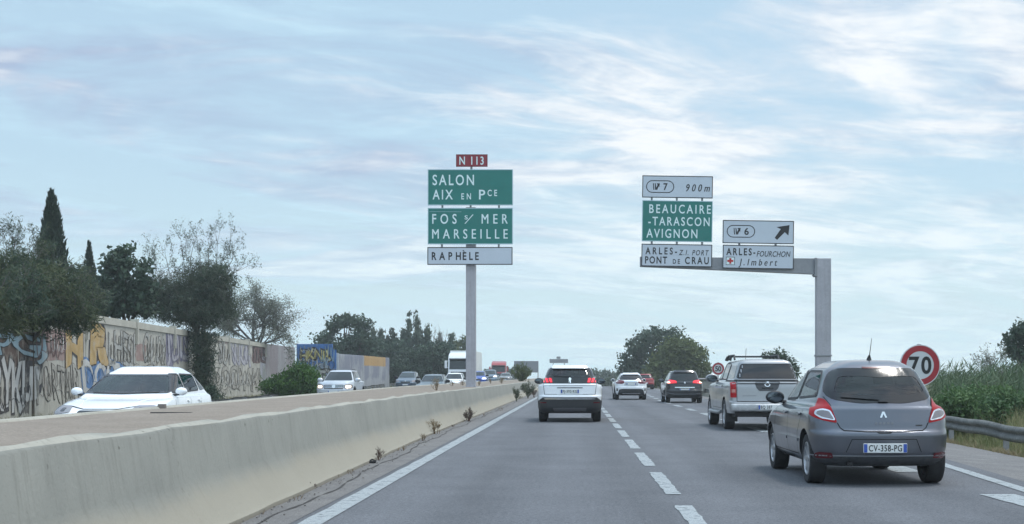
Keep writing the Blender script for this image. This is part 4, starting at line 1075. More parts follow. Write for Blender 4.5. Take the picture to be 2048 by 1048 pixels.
S.text(p, 'ARLES-', 1451, 1509, 498.5, 511.8, black_m, .024); S.text(p, 'FOURCHON', 1511.5, 1579, 503.4, 514, black_m, .012, .25); S.text(p, 'J.Imbert', 1476, 1552.6, 519, 532, black_m, .016, .25)
S.poly(p, [(1450.6, 515.6), (1468, 515.6), (1468, 531.8), (1450.6, 531.8)], black_m, 'hospital_frame', -.0325); S.poly(p, [(1451.6, 516.6), (1467, 516.6), (1467, 530.8), (1451.6, 530.8)], letw_m, 'hospital_field', -.0335)
rc_ = pbr('cross_red', (.45, .01, .015), .5); S.poly(p, [(1457.2, 518), (1461.4, 518), (1461.4, 521.6), (1465.4, 521.6), (1465.4, 525.8), (1461.4, 525.8), (1461.4, 529.4), (1457.2, 529.4), (1457.2, 525.8), (1453.2, 525.8), (1453.2, 521.6), (1457.2, 521.6)], rc_, 'red_cross', -.0345)
for x in (1303, 1353, 1403.5): S.bracket(x - 1.8, x + 1.8, 396.5, 404); S.bracket(x - 2, x + 2, 484, 491)
for x in (1477.5, 1550): S.bracket(x - 2, x + 2, 488, 494)

# round speed limit signs
def speed_sign(px, py, dpx, Y, txt, label, gz, tw):
    c = at(px, py, Y); r = dpx / 2 * Y / F
    root = thing('speed_limit_sign', label, 'road sign', (c.x, Y, gz)); zc = c.z - gz
    d = MB().lathe([(.001, -.018), (r, -.018), (r, .018), (.001, .018)], 'y', 48).build('sign_disc', pbr('disc_white', (.50, .52, .54), .45), root, 40); d.location = (0, -.09, zc); d.rotation_euler = (0, 0, R(4))
    MB().lathe([(r * .68, -.0185), (r * .68, -.0215), (r * .955, -.0215), (r * .955, -.0185)], 'y', 48).build('red_ring', pbr('ring_red', (.30, .010, .020), .5), d)
    cap = r * .78; text_on(d, ink_m, txt, -tw * r / 2, -cap / 2, tw * r, cap, -.022, 'digits', .028, stretch=.9)
    MB().rbox(-.04, .04, -.03, .05, 0, zc + r + .02, .01).build('post', galv_m, root)
    MB().box(-.12, .12, -.07, -.03, zc + r * .45, zc + r * .45 + .05).build('clamp', galv_dark_m, root); MB().box(-.12, .12, -.07, -.03, zc - r * .5, zc - r * .5 + .05).build('clamp', galv_dark_m, root)
speed_sign(1838, 730.5, 82, 33.5, '70', 'round red ringed 70 speed limit sign behind the right of the grey hatchback', -.4, 1.12)
speed_sign(1436, 737.5, 25, 93, '50', 'small round red ringed 50 speed limit sign beside the pickup truck', -.3, .98)

# far panels over the road
def far_sign(px0, py0, px1, py1, Y, label, posts, mat, name='road_sign_panel', extra=None):
    a = at(px0, py1, Y); b = at(px1, py0, Y); root = thing('direction_sign', label, 'road sign', ((a.x + b.x) / 2, Y, -.4))
    w = (b.x - a.x) / 2
    MB().rbox(-w, w, -.05, .05, a.z + .4, b.z + .4, .02).build('sign_panel', mat, root)
    MB().box(-w, w, -.06, -.052, (a.z + b.z) / 2 + .4 - .02, (a.z + b.z) / 2 + .4 + .02).build('panel_rail', galv_dark_m, root)
    for x in posts: MB().rbox(x * w - .06, x * w + .06, .05, .17, 0, b.z + .3, .01).build('post', galv_dark_m, root)
    if extra: e0 = at(extra[0], extra[3], Y); e1 = at(extra[2], extra[1], Y); MB().rbox(e0.x - root.location.x, e1.x - root.location.x, -.04, .04, e0.z + .4, e1.z + .4, .01).build('route_badge', signback_m, root)
far_sign(1028, 722, 1077, 745, 190, 'grey back of a road sign behind the bush on the median', (-.8, .96), signback_m)
far_sign(1099, 718, 1136, 726, 215, 'distant grey sign with small plate on top, above the white suv roof', (-.6, .6), signback_m, extra=(1113, 713, 1121, 717.6))
# ------------------------------------------------------------------ the traffic
def badge_poly(cx, cz, pts, s): return [(cx + a * s, cz + b * s) for a, b in pts]

def fleet_rear():
    # grey hatchback, nearest on the right
    grey = paint('grey_metallic_paint', (.125, .134, .160), .8, .28, .22)
    lamp = [(.545, .755), (.64, 1.035), (.70, 1.055), (.77, 1.045), (.85, .95), (.86, .88), (.79, .82), (.70, .785)]
    clr = [(.565, .785), (.615, .905), (.69, .925), (.765, .905), (.785, .86), (.72, .81)]
    chev = [[(-.075, -.055), (-.035, -.055), (.0, .02), (.035, -.055), (.075, -.055), (.03, .075), (-.03, .075)]]
    chev = [[(-.085, -.06), (-.04, -.06), (.0, .03), (.0, .085), (-.025, .085)], [(.085, -.06), (.025, .085), (.0, .085), (.0, .03), (.04, -.06)]]
    P = dict(L=4.03, hw=.855, H=1.53, zre=1.405, zb=.24, zbelt=.96, zhf=.72, zbump=.655, bump=.05, yc=3.02, yt=2.22, yrb=.13, yrt=.46, rb=.36, wr=.545, wb=.735, r=.305, axles=(.64, 3.21),
             mat=grey, see=True, blind=True, kr=.16, kb=.11, rc=(.34, .36), gc=(.24, .36), taper=.02, yB=1.80, sw_rear=(.66, .92), rise=.07, frit=.07,
             rear_window=rounded([(-.655, 1.085), (-.30, 1.015), (0, .998), (.30, 1.015), (.655, 1.085), (.60, 1.25), (.535, 1.372), (.25, 1.392), (0, 1.397), (-.25, 1.392), (-.535, 1.372), (-.60, 1.25)], .09),
             details=[('tail_lamp', 'rear', rounded(lamp, .03), red_lens_m, dict(mirror=True, off=.012, step=.025, subs=[
                          ('reversing_lens', 'rear', rounded(clr, .025), chrome_m, dict(off=.003)), ('reversing_lens', 'rear', rounded(shrink(clr, .016), .02), clear_lens_m, dict(off=.007))])),
                      ('tailgate_gap', 'rear', ribbon([(-.545, .76), (-.515, .70), (-.47, .668), (-.2, .655), (.2, .655), (.47, .668), (.515, .70), (.545, .76)], .011) + ribbon([(-.655, 1.07), (-.60, .96)], .008) + ribbon([(.655, 1.07), (.60, .96)], .008), gap_m, dict(off=.003, skirt=0)),
                      ('tailgate_release', 'rear', rounded([(-.10, .655), (.10, .655), (.07, .632), (-.07, .632)], .015), arch_m, dict(off=.004)),
                      ('maker_badge', 'rear', [badge_poly(0, .85, q, .5) for q in chev], silver_m, dict(off=.012)),
                      ('number_recess', 'rear', rounded([(-.37, .555), (.37, .555), (.43, .40), (-.43, .40)], .05), grey, dict(off=.006)),
                      ('recess_shadow_gap', 'rear', ribbon([(-.45, .41), (-.385, .565), (.385, .565), (.45, .41)], .008), gap_m, dict(off=.004, skirt=0)),
                      ('lower_valance', 'rear', [(-.80, .245), (.80, .245), (.84, .31), (.84, .365), (-.84, .365), (-.84, .31)], pbr('worn_grey_plastic', (.055, .058, .065), .6, var=(16, .25)), dict(off=.010, step=.05)),
                      ('bumper_lip', 'rear', ribbon([(-.84, .372), (.84, .372)], .012), pbr('pale_edge', (.22, .23, .25), .35), dict(off=.014)),
                      ('bumper_reflector', 'rear', rounded([(.59, .345), (.76, .335), (.79, .385), (.75, .412), (.61, .405)], .02), dark_lens_m, dict(mirror=True, off=.014)),
                      ('high_brake_lamp', 'rear', rounded([(-.17, 1.425), (.17, 1.425), (.16, 1.405), (-.16, 1.405)], .008), dark_lens_m, dict(off=.012)),
                      ('rear_wiper', 'rear', [[(-.05, 1.00), (.07, 1.00), (.05, 1.045), (-.03, 1.045)], [(.0, 1.02), (.0, 1.05), (-.48, 1.065), (-.48, 1.055)]], gloss_m, dict(off=.026)),
                      ('model_script', 'rear', [[(-.105 + .048 * k, .742), (-.078 + .048 * k, .742), (-.074 + .048 * k, .768), (-.101 + .048 * k, .768)] for k in range(5)], pbr('faded_badge', (.16, .165, .18), .3, .5), dict(off=.006)),
                      ('trim_script', 'rear', [(.39, .722), (.47, .722), (.47, .737), (.39, .737)], trim_m, dict(off=.006))],
             strip=[(1.05, 1.74), (1.84, 2.55)], plate=dict(z=.462, text='CV-358-PG', dy=.018), mirror=trim_m, mirror_s=1.05, antenna=(0, .82, .27, .06), exhaust=-.40, spokes=8)
    build_car(P, 'hatchback', 'grey five door hatchback with plate CV-358-PG, nearest car in the right lane', 'car', (3.68, 16.05, 0), R(.9))

    # white suv ahead in our lane
    white = paint('white_paint', (.80, .82, .84), 0, .28, .14)
    lamp = [(.49, 1.125), (.49, 1.255), (.78, 1.265), (.87, 1.24), (.93, 1.16), (.90, 1.115)]
    claw = [[(.50 + .10 * k, 1.13), (.56 + .10 * k, 1.13), (.595 + .10 * k, 1.25), (.535 + .10 * k, 1.25)] for k in range(4)]
    lion = [(-.05, -.10), (-.01, -.02), (.0, -.10), (.04, -.10), (.03, .0), (.06, .05), (.03, .10), (-.02, .11), (-.05, .05), (-.03, .0)]
    P = dict(L=4.45, hw=.925, H=1.635, zb=.26, zbelt=1.10, zhf=.98, zbump=.76, bump=.07, yc=3.20, yt=2.35, yrb=.10, yrt=.48, wr=.60, wb=.79, r=.355, axles=(.88, 3.555), tw=.235,
             mat=white, kr=.14, kb=.09, rc=(.32, .46), gc=(.22, .40), yB=2.0, sw_rear=(.62, .86), rise=.06, cladding=.42, see=True, frit=.03,
             rear_window=rounded([(-.70, 1.275), (.70, 1.275), (.585, 1.535), (-.585, 1.535)], .07),
             details=[('light_band', 'rear', [(-.80, 1.105), (.80, 1.105), (.80, 1.268), (-.80, 1.268)], gloss_m, dict(off=.007)),
                      ('tail_lamp', 'rear', rounded(lamp, .02), dark_lens_m, dict(mirror=True, off=.014, step=.025, subs=[('lamp_claw', 'rear', claw, lit_red_m, dict(off=.006))])),
                      ('maker_badge', 'rear', badge_poly(0, 1.19, lion, .75), silver_m, dict(off=.014)),
                      ('plate_recess', 'rear', rounded([(-.38, .80), (.38, .80), (.36, .985), (-.36, .985)], .03), white, dict(off=.004)),
                      ('recess_gap', 'rear', ribbon([(-.36, .985), (.36, .985)], .022), trim_m, dict(off=.012)),
                      ('tailgate_gap', 'rear', ribbon([(-.76, 1.11), (-.72, .80), (.72, .80), (.76, 1.11)], .012), gap_m, dict(off=.003, skirt=0)),
                      ('lower_bumper', 'rear', [(-.96, .27), (.96, .27), (.96, .60), (.88, .62), (.76, .715), (-.76, .715), (-.88, .62), (-.96, .60)], trim_m, dict(off=.014, step=.05)),
                      ('bumper_chrome', 'rear', [(-.70, .655), (.70, .655), (.72, .69), (-.72, .69)], chrome_m, dict(off=.026)),
                      ('skid_plate', 'rear', rounded([(-.45, .33), (.45, .33), (.48, .42), (-.48, .42)], .03), pbr('skid_grey', (.10, .10, .11), .4, .3), dict(off=.022)),
                      ('bumper_reflector', 'rear', [(.66, .55), (.84, .55), (.84, .58), (.66, .58)], dark_lens_m, dict(mirror=True, off=.022)),
                      ('rear_wiper', 'rear', [[(-.46, 1.30), (.03, 1.285), (.03, 1.33), (-.46, 1.315)]], gloss_m, dict(off=.024)),
                      ('model_script', 'rear', [(-.74, 1.02), (-.56, 1.02), (-.56, 1.045), (-.74, 1.045)], silver_m, dict(off=.006))],
             plate=dict(z=.885, text='FJ-392-KG', dy=.014), mirror=trim_m, mirror_s=1.1, rails=silver_m, spoiler=white, rim=dark_rim_m)
    build_car(P, 'suv', 'white suv with lit red claw tail lamps and black lower bumper, ahead beside the barrier', 'car', (-.16, 38.3, 0), R(.2))

    # white crossover further on
    lamp = [(.37, .93), (.40, 1.06), (.66, 1.10), (.80, 1.05), (.86, .98), (.80, .90), (.52, .885)]
    P = dict(L=4.42, hw=.90, H=1.50, zb=.24, zbelt=1.02, zhf=.86, zbump=.72, bump=.06, yc=3.25, yt=2.35, yrb=.12, yrt=.62, wr=.54, wb=.735, r=.34, axles=(.85, 3.55), tw=.225,
             mat=white, kr=.20, kb=.14, rc=(.40, .52), gc=(.24, .42), yB=2.0, rise=.08, cladding=.36,
             rear_window=rounded([(-.63, 1.12), (.63, 1.12), (.51, 1.36), (-.51, 1.36)], .07),
             details=[('tail_lamp', 'rear', rounded(lamp, .03), pbr('maroon_lens', (.13, .008, .02), .3, coat=.15), dict(mirror=True, off=.012)),
                      ('tailgate_chrome', 'rear', rounded([(-.40, 1.005), (.40, 1.005), (.38, 1.045), (-.38, 1.045)], .012), chrome_m, dict(off=.014)),
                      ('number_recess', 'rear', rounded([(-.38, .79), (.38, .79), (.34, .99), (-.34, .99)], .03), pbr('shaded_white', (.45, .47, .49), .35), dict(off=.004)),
                      ('rear_diffuser', 'rear', rounded([(-.74, .27), (.74, .27), (.66, .57), (.5, .61), (-.5, .61), (-.66, .57)], .05), trim_m, dict(off=.014)),
                      ('bumper_vent', 'rear', rounded([(.72, .50), (.80, .48), (.80, .64), (.74, .64)], .02), trim_m, dict(mirror=True, off=.01)),
                      ('diffuser_trim', 'rear', ribbon([(-.5, .36), (.5, .36)], .03), chrome_m, dict(off=.022))],
             plate=dict(z=.88, text=None), rails=trim_m, spoiler=white, mirror=white, rim=dark_rim_m)
    build_car(P, 'crossover', 'white crossover with dark red lamps, in the middle lane further ahead', 'car', (3.08, 74.5, 0), R(1.0))

    # red car beside it
    red = paint('red_paint', (.30, .012, .022), 0, .3, .2)
    P = dict(L=4.4, hw=.90, H=1.53, zbelt=1.02, zhf=.88, zbump=.70, yc=3.2, yt=2.35, yrb=.12, yrt=.52, wr=.58, wb=.75, r=.34, axles=(.85, 3.5), mat=red, rear_window=rounded([(-.63, 1.12), (.63, 1.12), (.52, 1.39), (-.52, 1.39)], .07),
             details=[('tail_lamp', 'rear', rounded([(.45, .96), (.45, 1.06), (.84, 1.08), (.86, .95)], .03), red_lens_m, dict(mirror=True, off=.012)),
                      ('lower_bumper', 'rear', [(-.85, .26), (.85, .26), (.80, .52), (-.80, .52)], trim_m, dict(off=.012, step=.06)),
                      ('tailgate_strip', 'rear', [(-.4, .86), (.4, .86), (.4, .90), (-.4, .90)], dark_lens_m, dict(off=.01))], mirror=red, spoiler=red, plate=dict(z=.62, text=None))
    build_car(P, 'suv', 'small red car half hidden by the white crossover, farthest ahead', 'car', (6.90, 133, 0), R(0))

    # black people carrier
    black = paint('black_paint', (.012, .014, .020), .1, .25, .10)
    lamp = [(.38, .975), (.42, 1.08), (.62, 1.12), (.80, 1.13), (.90, 1.02), (.80, .95), (.60, .96)]
    P = dict(L=4.40, hw=.92, H=1.60, zb=.24, zbelt=1.03, zhf=.88, zbump=.64, bump=.05, yc=3.45, yt=2.35, yrb=.10, yrt=.46, wr=.60, wb=.78, r=.36, axles=(.80, 3.53), tw=.22, mat=black, kr=.15, kb=.1,
             yB=2.05, rise=.05, rear_window=rounded([(-.66, 1.10), (.66, 1.10), (.575, 1.47), (-.575, 1.47)], .08),
             details=[('tail_lamp', 'rear', rounded(lamp, .03), lit_red_m, dict(mirror=True, off=.012, subs=[('indicator_lens', 'rear', [(.70, .97), (.84, .97), (.86, 1.02), (.72, 1.04)], lit_white_m, dict(off=.006))])),
                      ('tailgate_chrome', 'rear', [(-.48, .745), (.48, .745), (.48, .785), (-.48, .785)], chrome_m, dict(off=.014)),
                      ('maker_badge', 'rear', [(0, .925), (.05, .985), (0, 1.045), (-.05, .985)], silver_m, dict(off=.012)),
                      ('bumper_seam', 'rear', ribbon([(-.85, .50), (-.5, .44), (.5, .44), (.85, .50)], .02), pbr('bumper_grey', (.16, .17, .19), .35), dict(off=.010)),
                      ('lower_bumper', 'rear', [(-.86, .26), (.86, .26), (.84, .40), (-.84, .40)], trim_m, dict(off=.012, step=.06))],
             plate=dict(z=.655, text=None, w=.50, h=.10), mirror=black, antenna=(0, .75, .12, .05), spoiler=black)
    build_car(P, 'people_carrier', 'black people carrier with glowing red tail lamps and chrome strip, in the exit lane', 'car', (5.32, 65.6, 0), R(.6))

    # silver pickup with canopy
    silver = paint('silver_paint', (.33, .34, .352), .55, .36, .36)
    P = dict(L=5.20, hw=.925, H=1.745, zb=.42, zbelt=1.19, zhf=1.00, zbump=.70, bump=.13, yc=3.75, yt=3.0, yrb=.15, yrt=.36, wr=.63, wb=.80, r=.375, axles=(1.22, 4.42), tw=.245, inset=.0,
             mat=silver, kr=.03, kb=.03, rc=(.13, .22), gc=(.10, .30), yB=2.70, sw_rear=(1.78, 1.80), rise=.0, zre=1.66,
             rear_window=rounded([(-.72, 1.265), (.72, 1.265), (.60, 1.605), (-.60, 1.605)], .05),
             details=[('tail_lamp', 'rear', rounded([(.745, .80), (.875, .80), (.875, 1.16), (.755, 1.17)], .02), red_lens_m, dict(mirror=True, off=.012, subs=[('reversing_lens', 'rear', [(.77, .92), (.855, .92), (.855, 1.0), (.77, 1.0)], pbr('pink_lens', (.42, .12, .10), .2, coat=1), dict(off=.005))])),
                      ('tailgate_gap', 'rear', ribbon([(-.735, 1.185), (-.735, .705), (.735, .705), (.735, 1.185), (-.735, 1.185)], .014), gap_m, dict(off=.003, skirt=0)),
                      ('tailgate_panel', 'rear', rounded([(-.30, 1.17), (.30, 1.17), (.27, 1.04), (.20, .96), (-.20, .96), (-.27, 1.04)], .03), pbr('badge_panel_grey', (.06, .062, .068), .5), dict(off=.010)),
                      ('maker_badge', 'rear', [[(.072 * math.cos(a), 1.115 + .06 * math.sin(a)), (.050 * math.cos(a), 1.115 + .042 * math.sin(a)), (.050 * math.cos(b), 1.115 + .042 * math.sin(b)), (.072 * math.cos(b), 1.115 + .06 * math.sin(b))] for a, b in zip(np.linspace(0, 6.283, 17)[:-1], np.linspace(0, 6.283, 17)[1:])] + [[(-.085, 1.104), (.085, 1.104), (.085, 1.127), (-.085, 1.127)]], silver_m, dict(off=.018)),
                      ('tailgate_handle', 'rear', [(-.14, 1.01), (.14, 1.01), (.14, 1.04), (-.14, 1.04)], gloss_m, dict(off=.014)),
                      ('tailgate_crease', 'rear', ribbon([(-.60, .84), (-.28, .845)], .012), pbr('faded_badge2', (.2, .2, .21), .4), dict(off=.005)),
                      ('canopy_gap', 'rear', ribbon([(-.86, 1.215), (.86, 1.215)], .03), gap_m, dict(off=.006)),
                      ('canopy_gap', 'left', ribbon([(.2, 1.20), (1.68, 1.20), (1.68, 1.60)], .03), gap_m, dict(off=.006)),
                      ('canopy_gap', 'right', ribbon([(.2, 1.20), (1.68, 1.20), (1.68, 1.60)], .03), gap_m, dict(off=.006)),
                      ('canopy_window', 'left', rounded([(.48, 1.26), (1.58, 1.26), (1.56, 1.58), (.60, 1.58)], .05), dglass_m, dict(off=.006)),
                      ('canopy_window', 'right', rounded([(.48, 1.26), (1.58, 1.26), (1.56, 1.58), (.60, 1.58)], .05), dglass_m, dict(off=.006))],
             mirror=silver, mirror_s=1.35)
    root, bvh = build_car(P, 'pickup_truck', 'silver pickup truck with canopy, roof rack and red corner lamps, behind the grey hatchback', 'pickup truck', (4.63, 32.4, 0), R(.8))
    b = MB().rbox(-.90, .90, -.10, .10, .47, .655, .04).build('rear_bumper', pbr('dull_chrome', (.42, .43, .44), .38, .75, var=(8, .25)), root, 50)
    MB().box(-.80, .80, .0, .5, .34, .47).box(-.12, .12, .1, 3.9, .33, .45).tube([(-.75, 1.22, .37), (.75, 1.22, .37)], .07, 8).build('chassis', arch_m, root)
    for s in (-1, 1): MB().rbox(s * .78 - .14, s * .78 + .14, .74, .765, .20, .50, .01).build('mud_flap', trim_m, root)
    for s in (-1, 1): MB().tube([(s * .93, 1.75, .42), (s * .98, 1.9, .40), (s * .98, 3.75, .40), (s * .93, 3.9, .42)], .045, 8).build('side_step', pbr('step_grey', (.3, .31, .32), .4, .6), root, 60)
    hit = Vector((0, -.112, .573)); pl = MB().rbox(-.26, .26, -.012, .012, -.055, .055, .006).build('number_plate', plate_m, root); pl.location = hit
    MB().box(-.256, -.215, -.0145, -.0125, -.05, .05).build('country_band', plate_blue_m, pl); text_on(pl, ink_m, 'BQ 387', -.20, -.036, .27, .072, -.015, 'plate_lettering')
    for y in (2.25, 3.0):
        hz = 1.745
        b = MB().tube([(-.62, y, hz + .075), (.62, y, hz + .075)], .02, 6)
        for s in (-1, 1): b.tube([(s * .60, y, hz + .08), (s * .64, y, hz - .03)], [.03, .045], 6)
        b.build('roof_bar', trim_m, root, 60)
    for s in (-1, 1): MB().tube([(s * .56, 1.9, hz - .01), (s * .56, 2.0, hz + .10), (s * .56, 3.1, hz + .10), (s * .56, 3.25, hz - .01)], .026, 6).build('roof_rail', trim_m, root, 60)
    MB().tube([(-.1, 3.2, 1.73), (-.1, 3.1, 2.05)], .006, 5).build('antenna', trim_m, root)
fleet_rear()

def oncoming(p, name, label, cat, X, Yfront, group=None, rz=0):
    return build_car(p, name, label, cat, (X, Yfront + p['L'], zleft(Yfront + 2) if Yfront > 60 else 0), math.pi + rz, group)

def fleet_front():
    G = 'cars queuing on the other carriageway'
    bw = paint('bright_white_paint', (.86, .88, .90), 0, .25, .06)
    lamp = [(.50, .69), (.56, .795), (.78, .80), (.90, .77), (.92, .70), (.80, .65)]
    P = dict(L=4.63, hw=.93, H=1.515, zre=1.375, zbelt=.965, zhf=.70, zbump=.68, yc=3.30, yt=2.42, yrb=.12, yrt=.75, wr=.64, wb=.825, fc=.14, ws_in=(.055, .045), r=.33, axles=(1.0, 3.77), mat=bw, see=True, yB=2.0, sw_rear=(1.02, 1.05), rise=.035, kr=.14, ws=.24,
             details=[('headlamp', 'front', rounded(lamp, .03), clear_lens_m, dict(mirror=True, off=.012, subs=[('lamp_bulb', 'front', rounded([(.62, .70), (.70, .70), (.70, .76), (.62, .76)], .02), gloss_m, dict(off=.003))])),
                      ('grille', 'front', rounded([(-.34, .48), (.34, .48), (.37, .72), (-.37, .72)], .05), gloss_m, dict(off=.01)),
                      ('lower_intake', 'front', rounded([(-.6, .25), (.6, .25), (.55, .38), (-.55, .38)], .04), trim_m, dict(off=.01)),
                      ('bonnet_gap', 'front', ribbon([(-.62, .80), (-.3, .745), (.3, .745), (.62, .80)], .012), gap_m, dict(off=.003, skirt=0)),
                      ('bonnet_crease', 'top', ribbon([(-.42, 4.35), (-.58, 3.35)], .02) + ribbon([(.42, 4.35), (.58, 3.35)], .02), bw, dict(off=.010, step=.06)),
                      ('wiper', 'front', [[(-.60, 1.005), (.0, .985), (.0, 1.0), (-.60, 1.025)], [(.0, .985), (.58, 1.0), (.58, 1.02), (.0, 1.0)]], trim_m, dict(off=.02)),
                      ('rear_quarter_window', 'left', rounded([(.50, 1.06), (.94, 1.03), (.96, 1.37), (.72, 1.35)], .06), dglass_m, dict(off=.004)),
                      ('rear_quarter_window', 'right', rounded([(.50, 1.06), (.94, 1.03), (.96, 1.37), (.72, 1.35)], .06), dglass_m, dict(off=.004))],
             mirror=bw, mirror_s=.9, front_plate=dict(z=.42, text=None))
    root, bvh = oncoming(P, 'estate_car', 'white estate car seen from the front, close behind the concrete barrier', 'car', -8.30, 23.2, None, R(1.0))

    ds = paint('pale_silver_paint', (.60, .63, .67), .3, .35, .3)
    P = dict(L=4.32, hw=.91, H=1.63, zb=.28, zbelt=1.06, zhf=.98, zbump=.70, bump=.06, yc=3.15, yt=2.35, yrb=.12, yrt=.5, wr=.60, wb=.77, r=.345, axles=(.82, 3.49), mat=ds, yB=1.95, cladding=.45,
             details=[('headlamp', 'front', rounded([(.50, .70), (.50, .89), (.72, .93), (.86, .88), (.88, .74), (.74, .68)], .04), clear_lens_m, dict(mirror=True, off=.012, subs=[('lamp_bulb', 'front', rounded([(.56, .73), (.80, .73), (.80, .87), (.56, .87)], .05), lit_white_m, dict(off=.004))])),
                      ('grille', 'front', rounded([(-.47, .69), (.47, .69), (.47, .89), (-.47, .89)], .03), gloss_m, dict(off=.012, subs=[('grille_bar', 'front', [[(-.45, .74 + .05 * k), (.45, .74 + .05 * k), (.45, .755 + .05 * k), (-.45, .755 + .05 * k)] for k in range(3)], chrome_m, dict(off=.005)), ('maker_badge', 'front', rounded([(-.08, .88), (.08, .88), (.08, .77), (0, .72), (-.08, .77)], .02), silver_m, dict(off=.012))])),
                      ('lower_bumper', 'front', [(-.8, .30), (.8, .30), (.7, .52), (-.7, .52)], trim_m, dict(off=.012, step=.06))],
             mirror=ds, mirror_s=1.2, rails=trim_m, front_plate=dict(z=.56, text=None))
    oncoming(P, 'suv', 'silver suv with yellowish headlamps lit, driving towards us in front of the blue wall', 'car', -11.75, 65.5, G)

    def plain(H, zb, yc, yt, mat, hw=.86, L=4.2, zhf=.74, lit=None, rails=None):
        hl = [(.46, zhf - .10), (.50, zhf + .02), (.70, zhf + .06), (.84, zhf), (.84, zhf - .10)]
        return dict(L=L, hw=hw, H=H, zbelt=zb, zhf=zhf, zbump=.66, yc=yc, yt=yt, yrb=.12, yrt=.5, wr=.57, wb=.73, r=.31, axles=(.7, L - .85), mat=mat, rails=rails, mirror=trim_m, mirror_s=1.25,
                    details=[('headlamp', 'front', rounded(hl, .03), lit or clear_lens_m, dict(mirror=True, off=.012)), ('grille', 'front', rounded([(-.38, zhf - .18), (.38, zhf - .18), (.40, zhf - .06), (-.40, zhf - .06)], .03), gloss_m, dict(off=.01)),
                             ('lower_intake', 'front', [(-.6, .26), (.6, .26), (.55, .42), (-.55, .42)], trim_m, dict(off=.01)), ('maker_badge', 'front', [(0, zhf - .07), (.05, zhf - .03), (0, zhf + .03), (-.05, zhf - .03)], silver_m, dict(off=.012))], front_plate=dict(z=.48, text=None))
    lit = pbr('day_lamp', (.8, .85, .9), .2, emit=((.9, .95, 1.0), 1.8))
    c1 = paint('slate_blue_paint', (.085, .12, .16), .4, .3, .2); c2 = paint('dark_grey_paint', (.12, .15, .17), .5, .3, .2)
    c3 = paint('blue_paint', (.015, .07, .36), .1, .28, .12); c4 = paint('steel_blue_paint', (.14, .20, .27), .4, .3, .2); c5 = paint('dusty_grey_paint', (.22, .24, .25), .3, .4, .3)
    oncoming(plain(1.56, 1.0, 3.40, 2.35, c1, .87, 4.2, .80), 'people_carrier', 'slate blue people carrier in the far lane, left of the dark grey saloon', 'car', -13.75, 109, G)
    oncoming(plain(1.44, .95, 3.15, 2.35, c2, .90, 4.5, .72), 'saloon_car', 'dark grey saloon with black mirrors, behind the dry weeds on the median', 'car', -8.55, 79, G)
    oncoming(plain(1.50, .97, 3.05, 2.3, bw, .86, 4.1, .76), 'hatchback', 'small white hatchback just left of the tall sign post', 'car', -9.50, 104, G)
    oncoming(plain(1.47, .97, 3.05, 2.3, c3, .88, 4.1, .78, lit), 'hatchback', 'bright blue hatchback partly behind the tall sign post', 'car', -9.35, 128, G)
    oncoming(plain(1.68, 1.1, 3.20, 2.35, c4, .90, 4.4, .95, lit, trim_m), 'suv', 'steel blue suv with white lamps lit, right of the bright blue hatchback', 'car', -9.55, 149, G)
    oncoming(plain(1.42, .95, 3.10, 2.3, c5, .88, 4.3, .76), 'saloon_car', 'dusty grey car under the red lorry, last in the queue', 'car', -9.75, 186, G)

    # lorries
    def lorry(name, label, X, Y, cabm, boxm, boxh, boxl, roof_sign=False):
        root = thing(name, label, 'lorry', (X, Y, zleft(Y)), 0)
        h = 3.55
        m = MB()
        m.prism([(0.05, .55), (0, 1.25), (.10, 1.6), (.38, 2.75), (.75, 3.15), (1.9, h - .05), (2.1, h - .1), (2.1, .55)], 'x', -1.24, 1.24)
        me = m.build('cab', cabm, root)
        bm = bmesh.new(); bm.from_mesh(me.data); bmesh.ops.bevel(bm, geom=[e for e in bm.edges if abs((e.verts[0].co - e.verts[1].co).x) < .01], offset=.12, segments=3, affect='EDGES'); bm.to_mesh(me.data); bm.free()
        for q in me.data.polygons: q.use_smooth = True
        me.data.set_sharp_from_angle(angle=R(35))
        MB().add([(-1.10, .075, 1.66), (1.10, .075, 1.66), (1.08, .345, 2.66), (-1.08, .345, 2.66), (-1.10, .20, 1.66), (1.10, .20, 1.66), (1.08, .50, 2.66), (-1.08, .50, 2.66)], [(0, 1, 2, 3), (4, 7, 6, 5), (0, 4, 5, 1), (1, 5, 6, 2), (2, 6, 7, 3), (3, 7, 4, 0)]).build('windscreen', dglass_m, root)
        MB().rbox(-1.12, 1.12, .10, .50, 2.62, 2.78, .05).build('sun_visor', trim_m if not roof_sign else cabm, root)
        MB().rbox(-.95, .95, -.03, .1, .85, 1.40, .04).build('grille', trim_m, root)
        MB().rbox(-1.23, 1.23, -.06, .4, .38, .80, .06).build('front_bumper', cabm, root)
        for s in (-1, 1):
            MB().rbox(s * 1.0 - .2, s * 1.0 + .2, -.075, .05, .58, .75, .03).build('headlamp', clear_lens_m, root)
            MB().rbox(s * 1.48 - .13, s * 1.48 + .13, .20, .36, 1.75, 2.55, .05).tube([(s * 1.2, .4, 2.5), (s * 1.48, .3, 2.5)], .03, 6).tube([(s * 1.2, .4, 1.85), (s * 1.48, .3, 1.85)], .03, 6).build('wing_mirror', cabm if not roof_sign else trim_m, root)
            MB().prism([(.35, 1.7), (1.3, 1.7), (1.3, 2.55), (.55, 2.55)], 'x', s * 1.235, s * 1.25).build('side_window', dglass_m, root)
        if boxm: MB().rbox(-1.26, 1.26, 2.6, 2.6 + boxl, 1.0, boxh, .04).build('box_trailer', boxm, root); MB().box(-1.1, 1.1, 2.2, 2.5 + boxl, .6, .98).build('chassis', arch_m, root)
        for y in (.95,) + ((4.2, 2.6 + boxl - 3.2, 2.6 + boxl - 1.9) if boxm else (3.2,)):
            for s in (-1, 1): wheel(root, s * 1.05, y, .5, s, .30, 6, dark_rim_m)
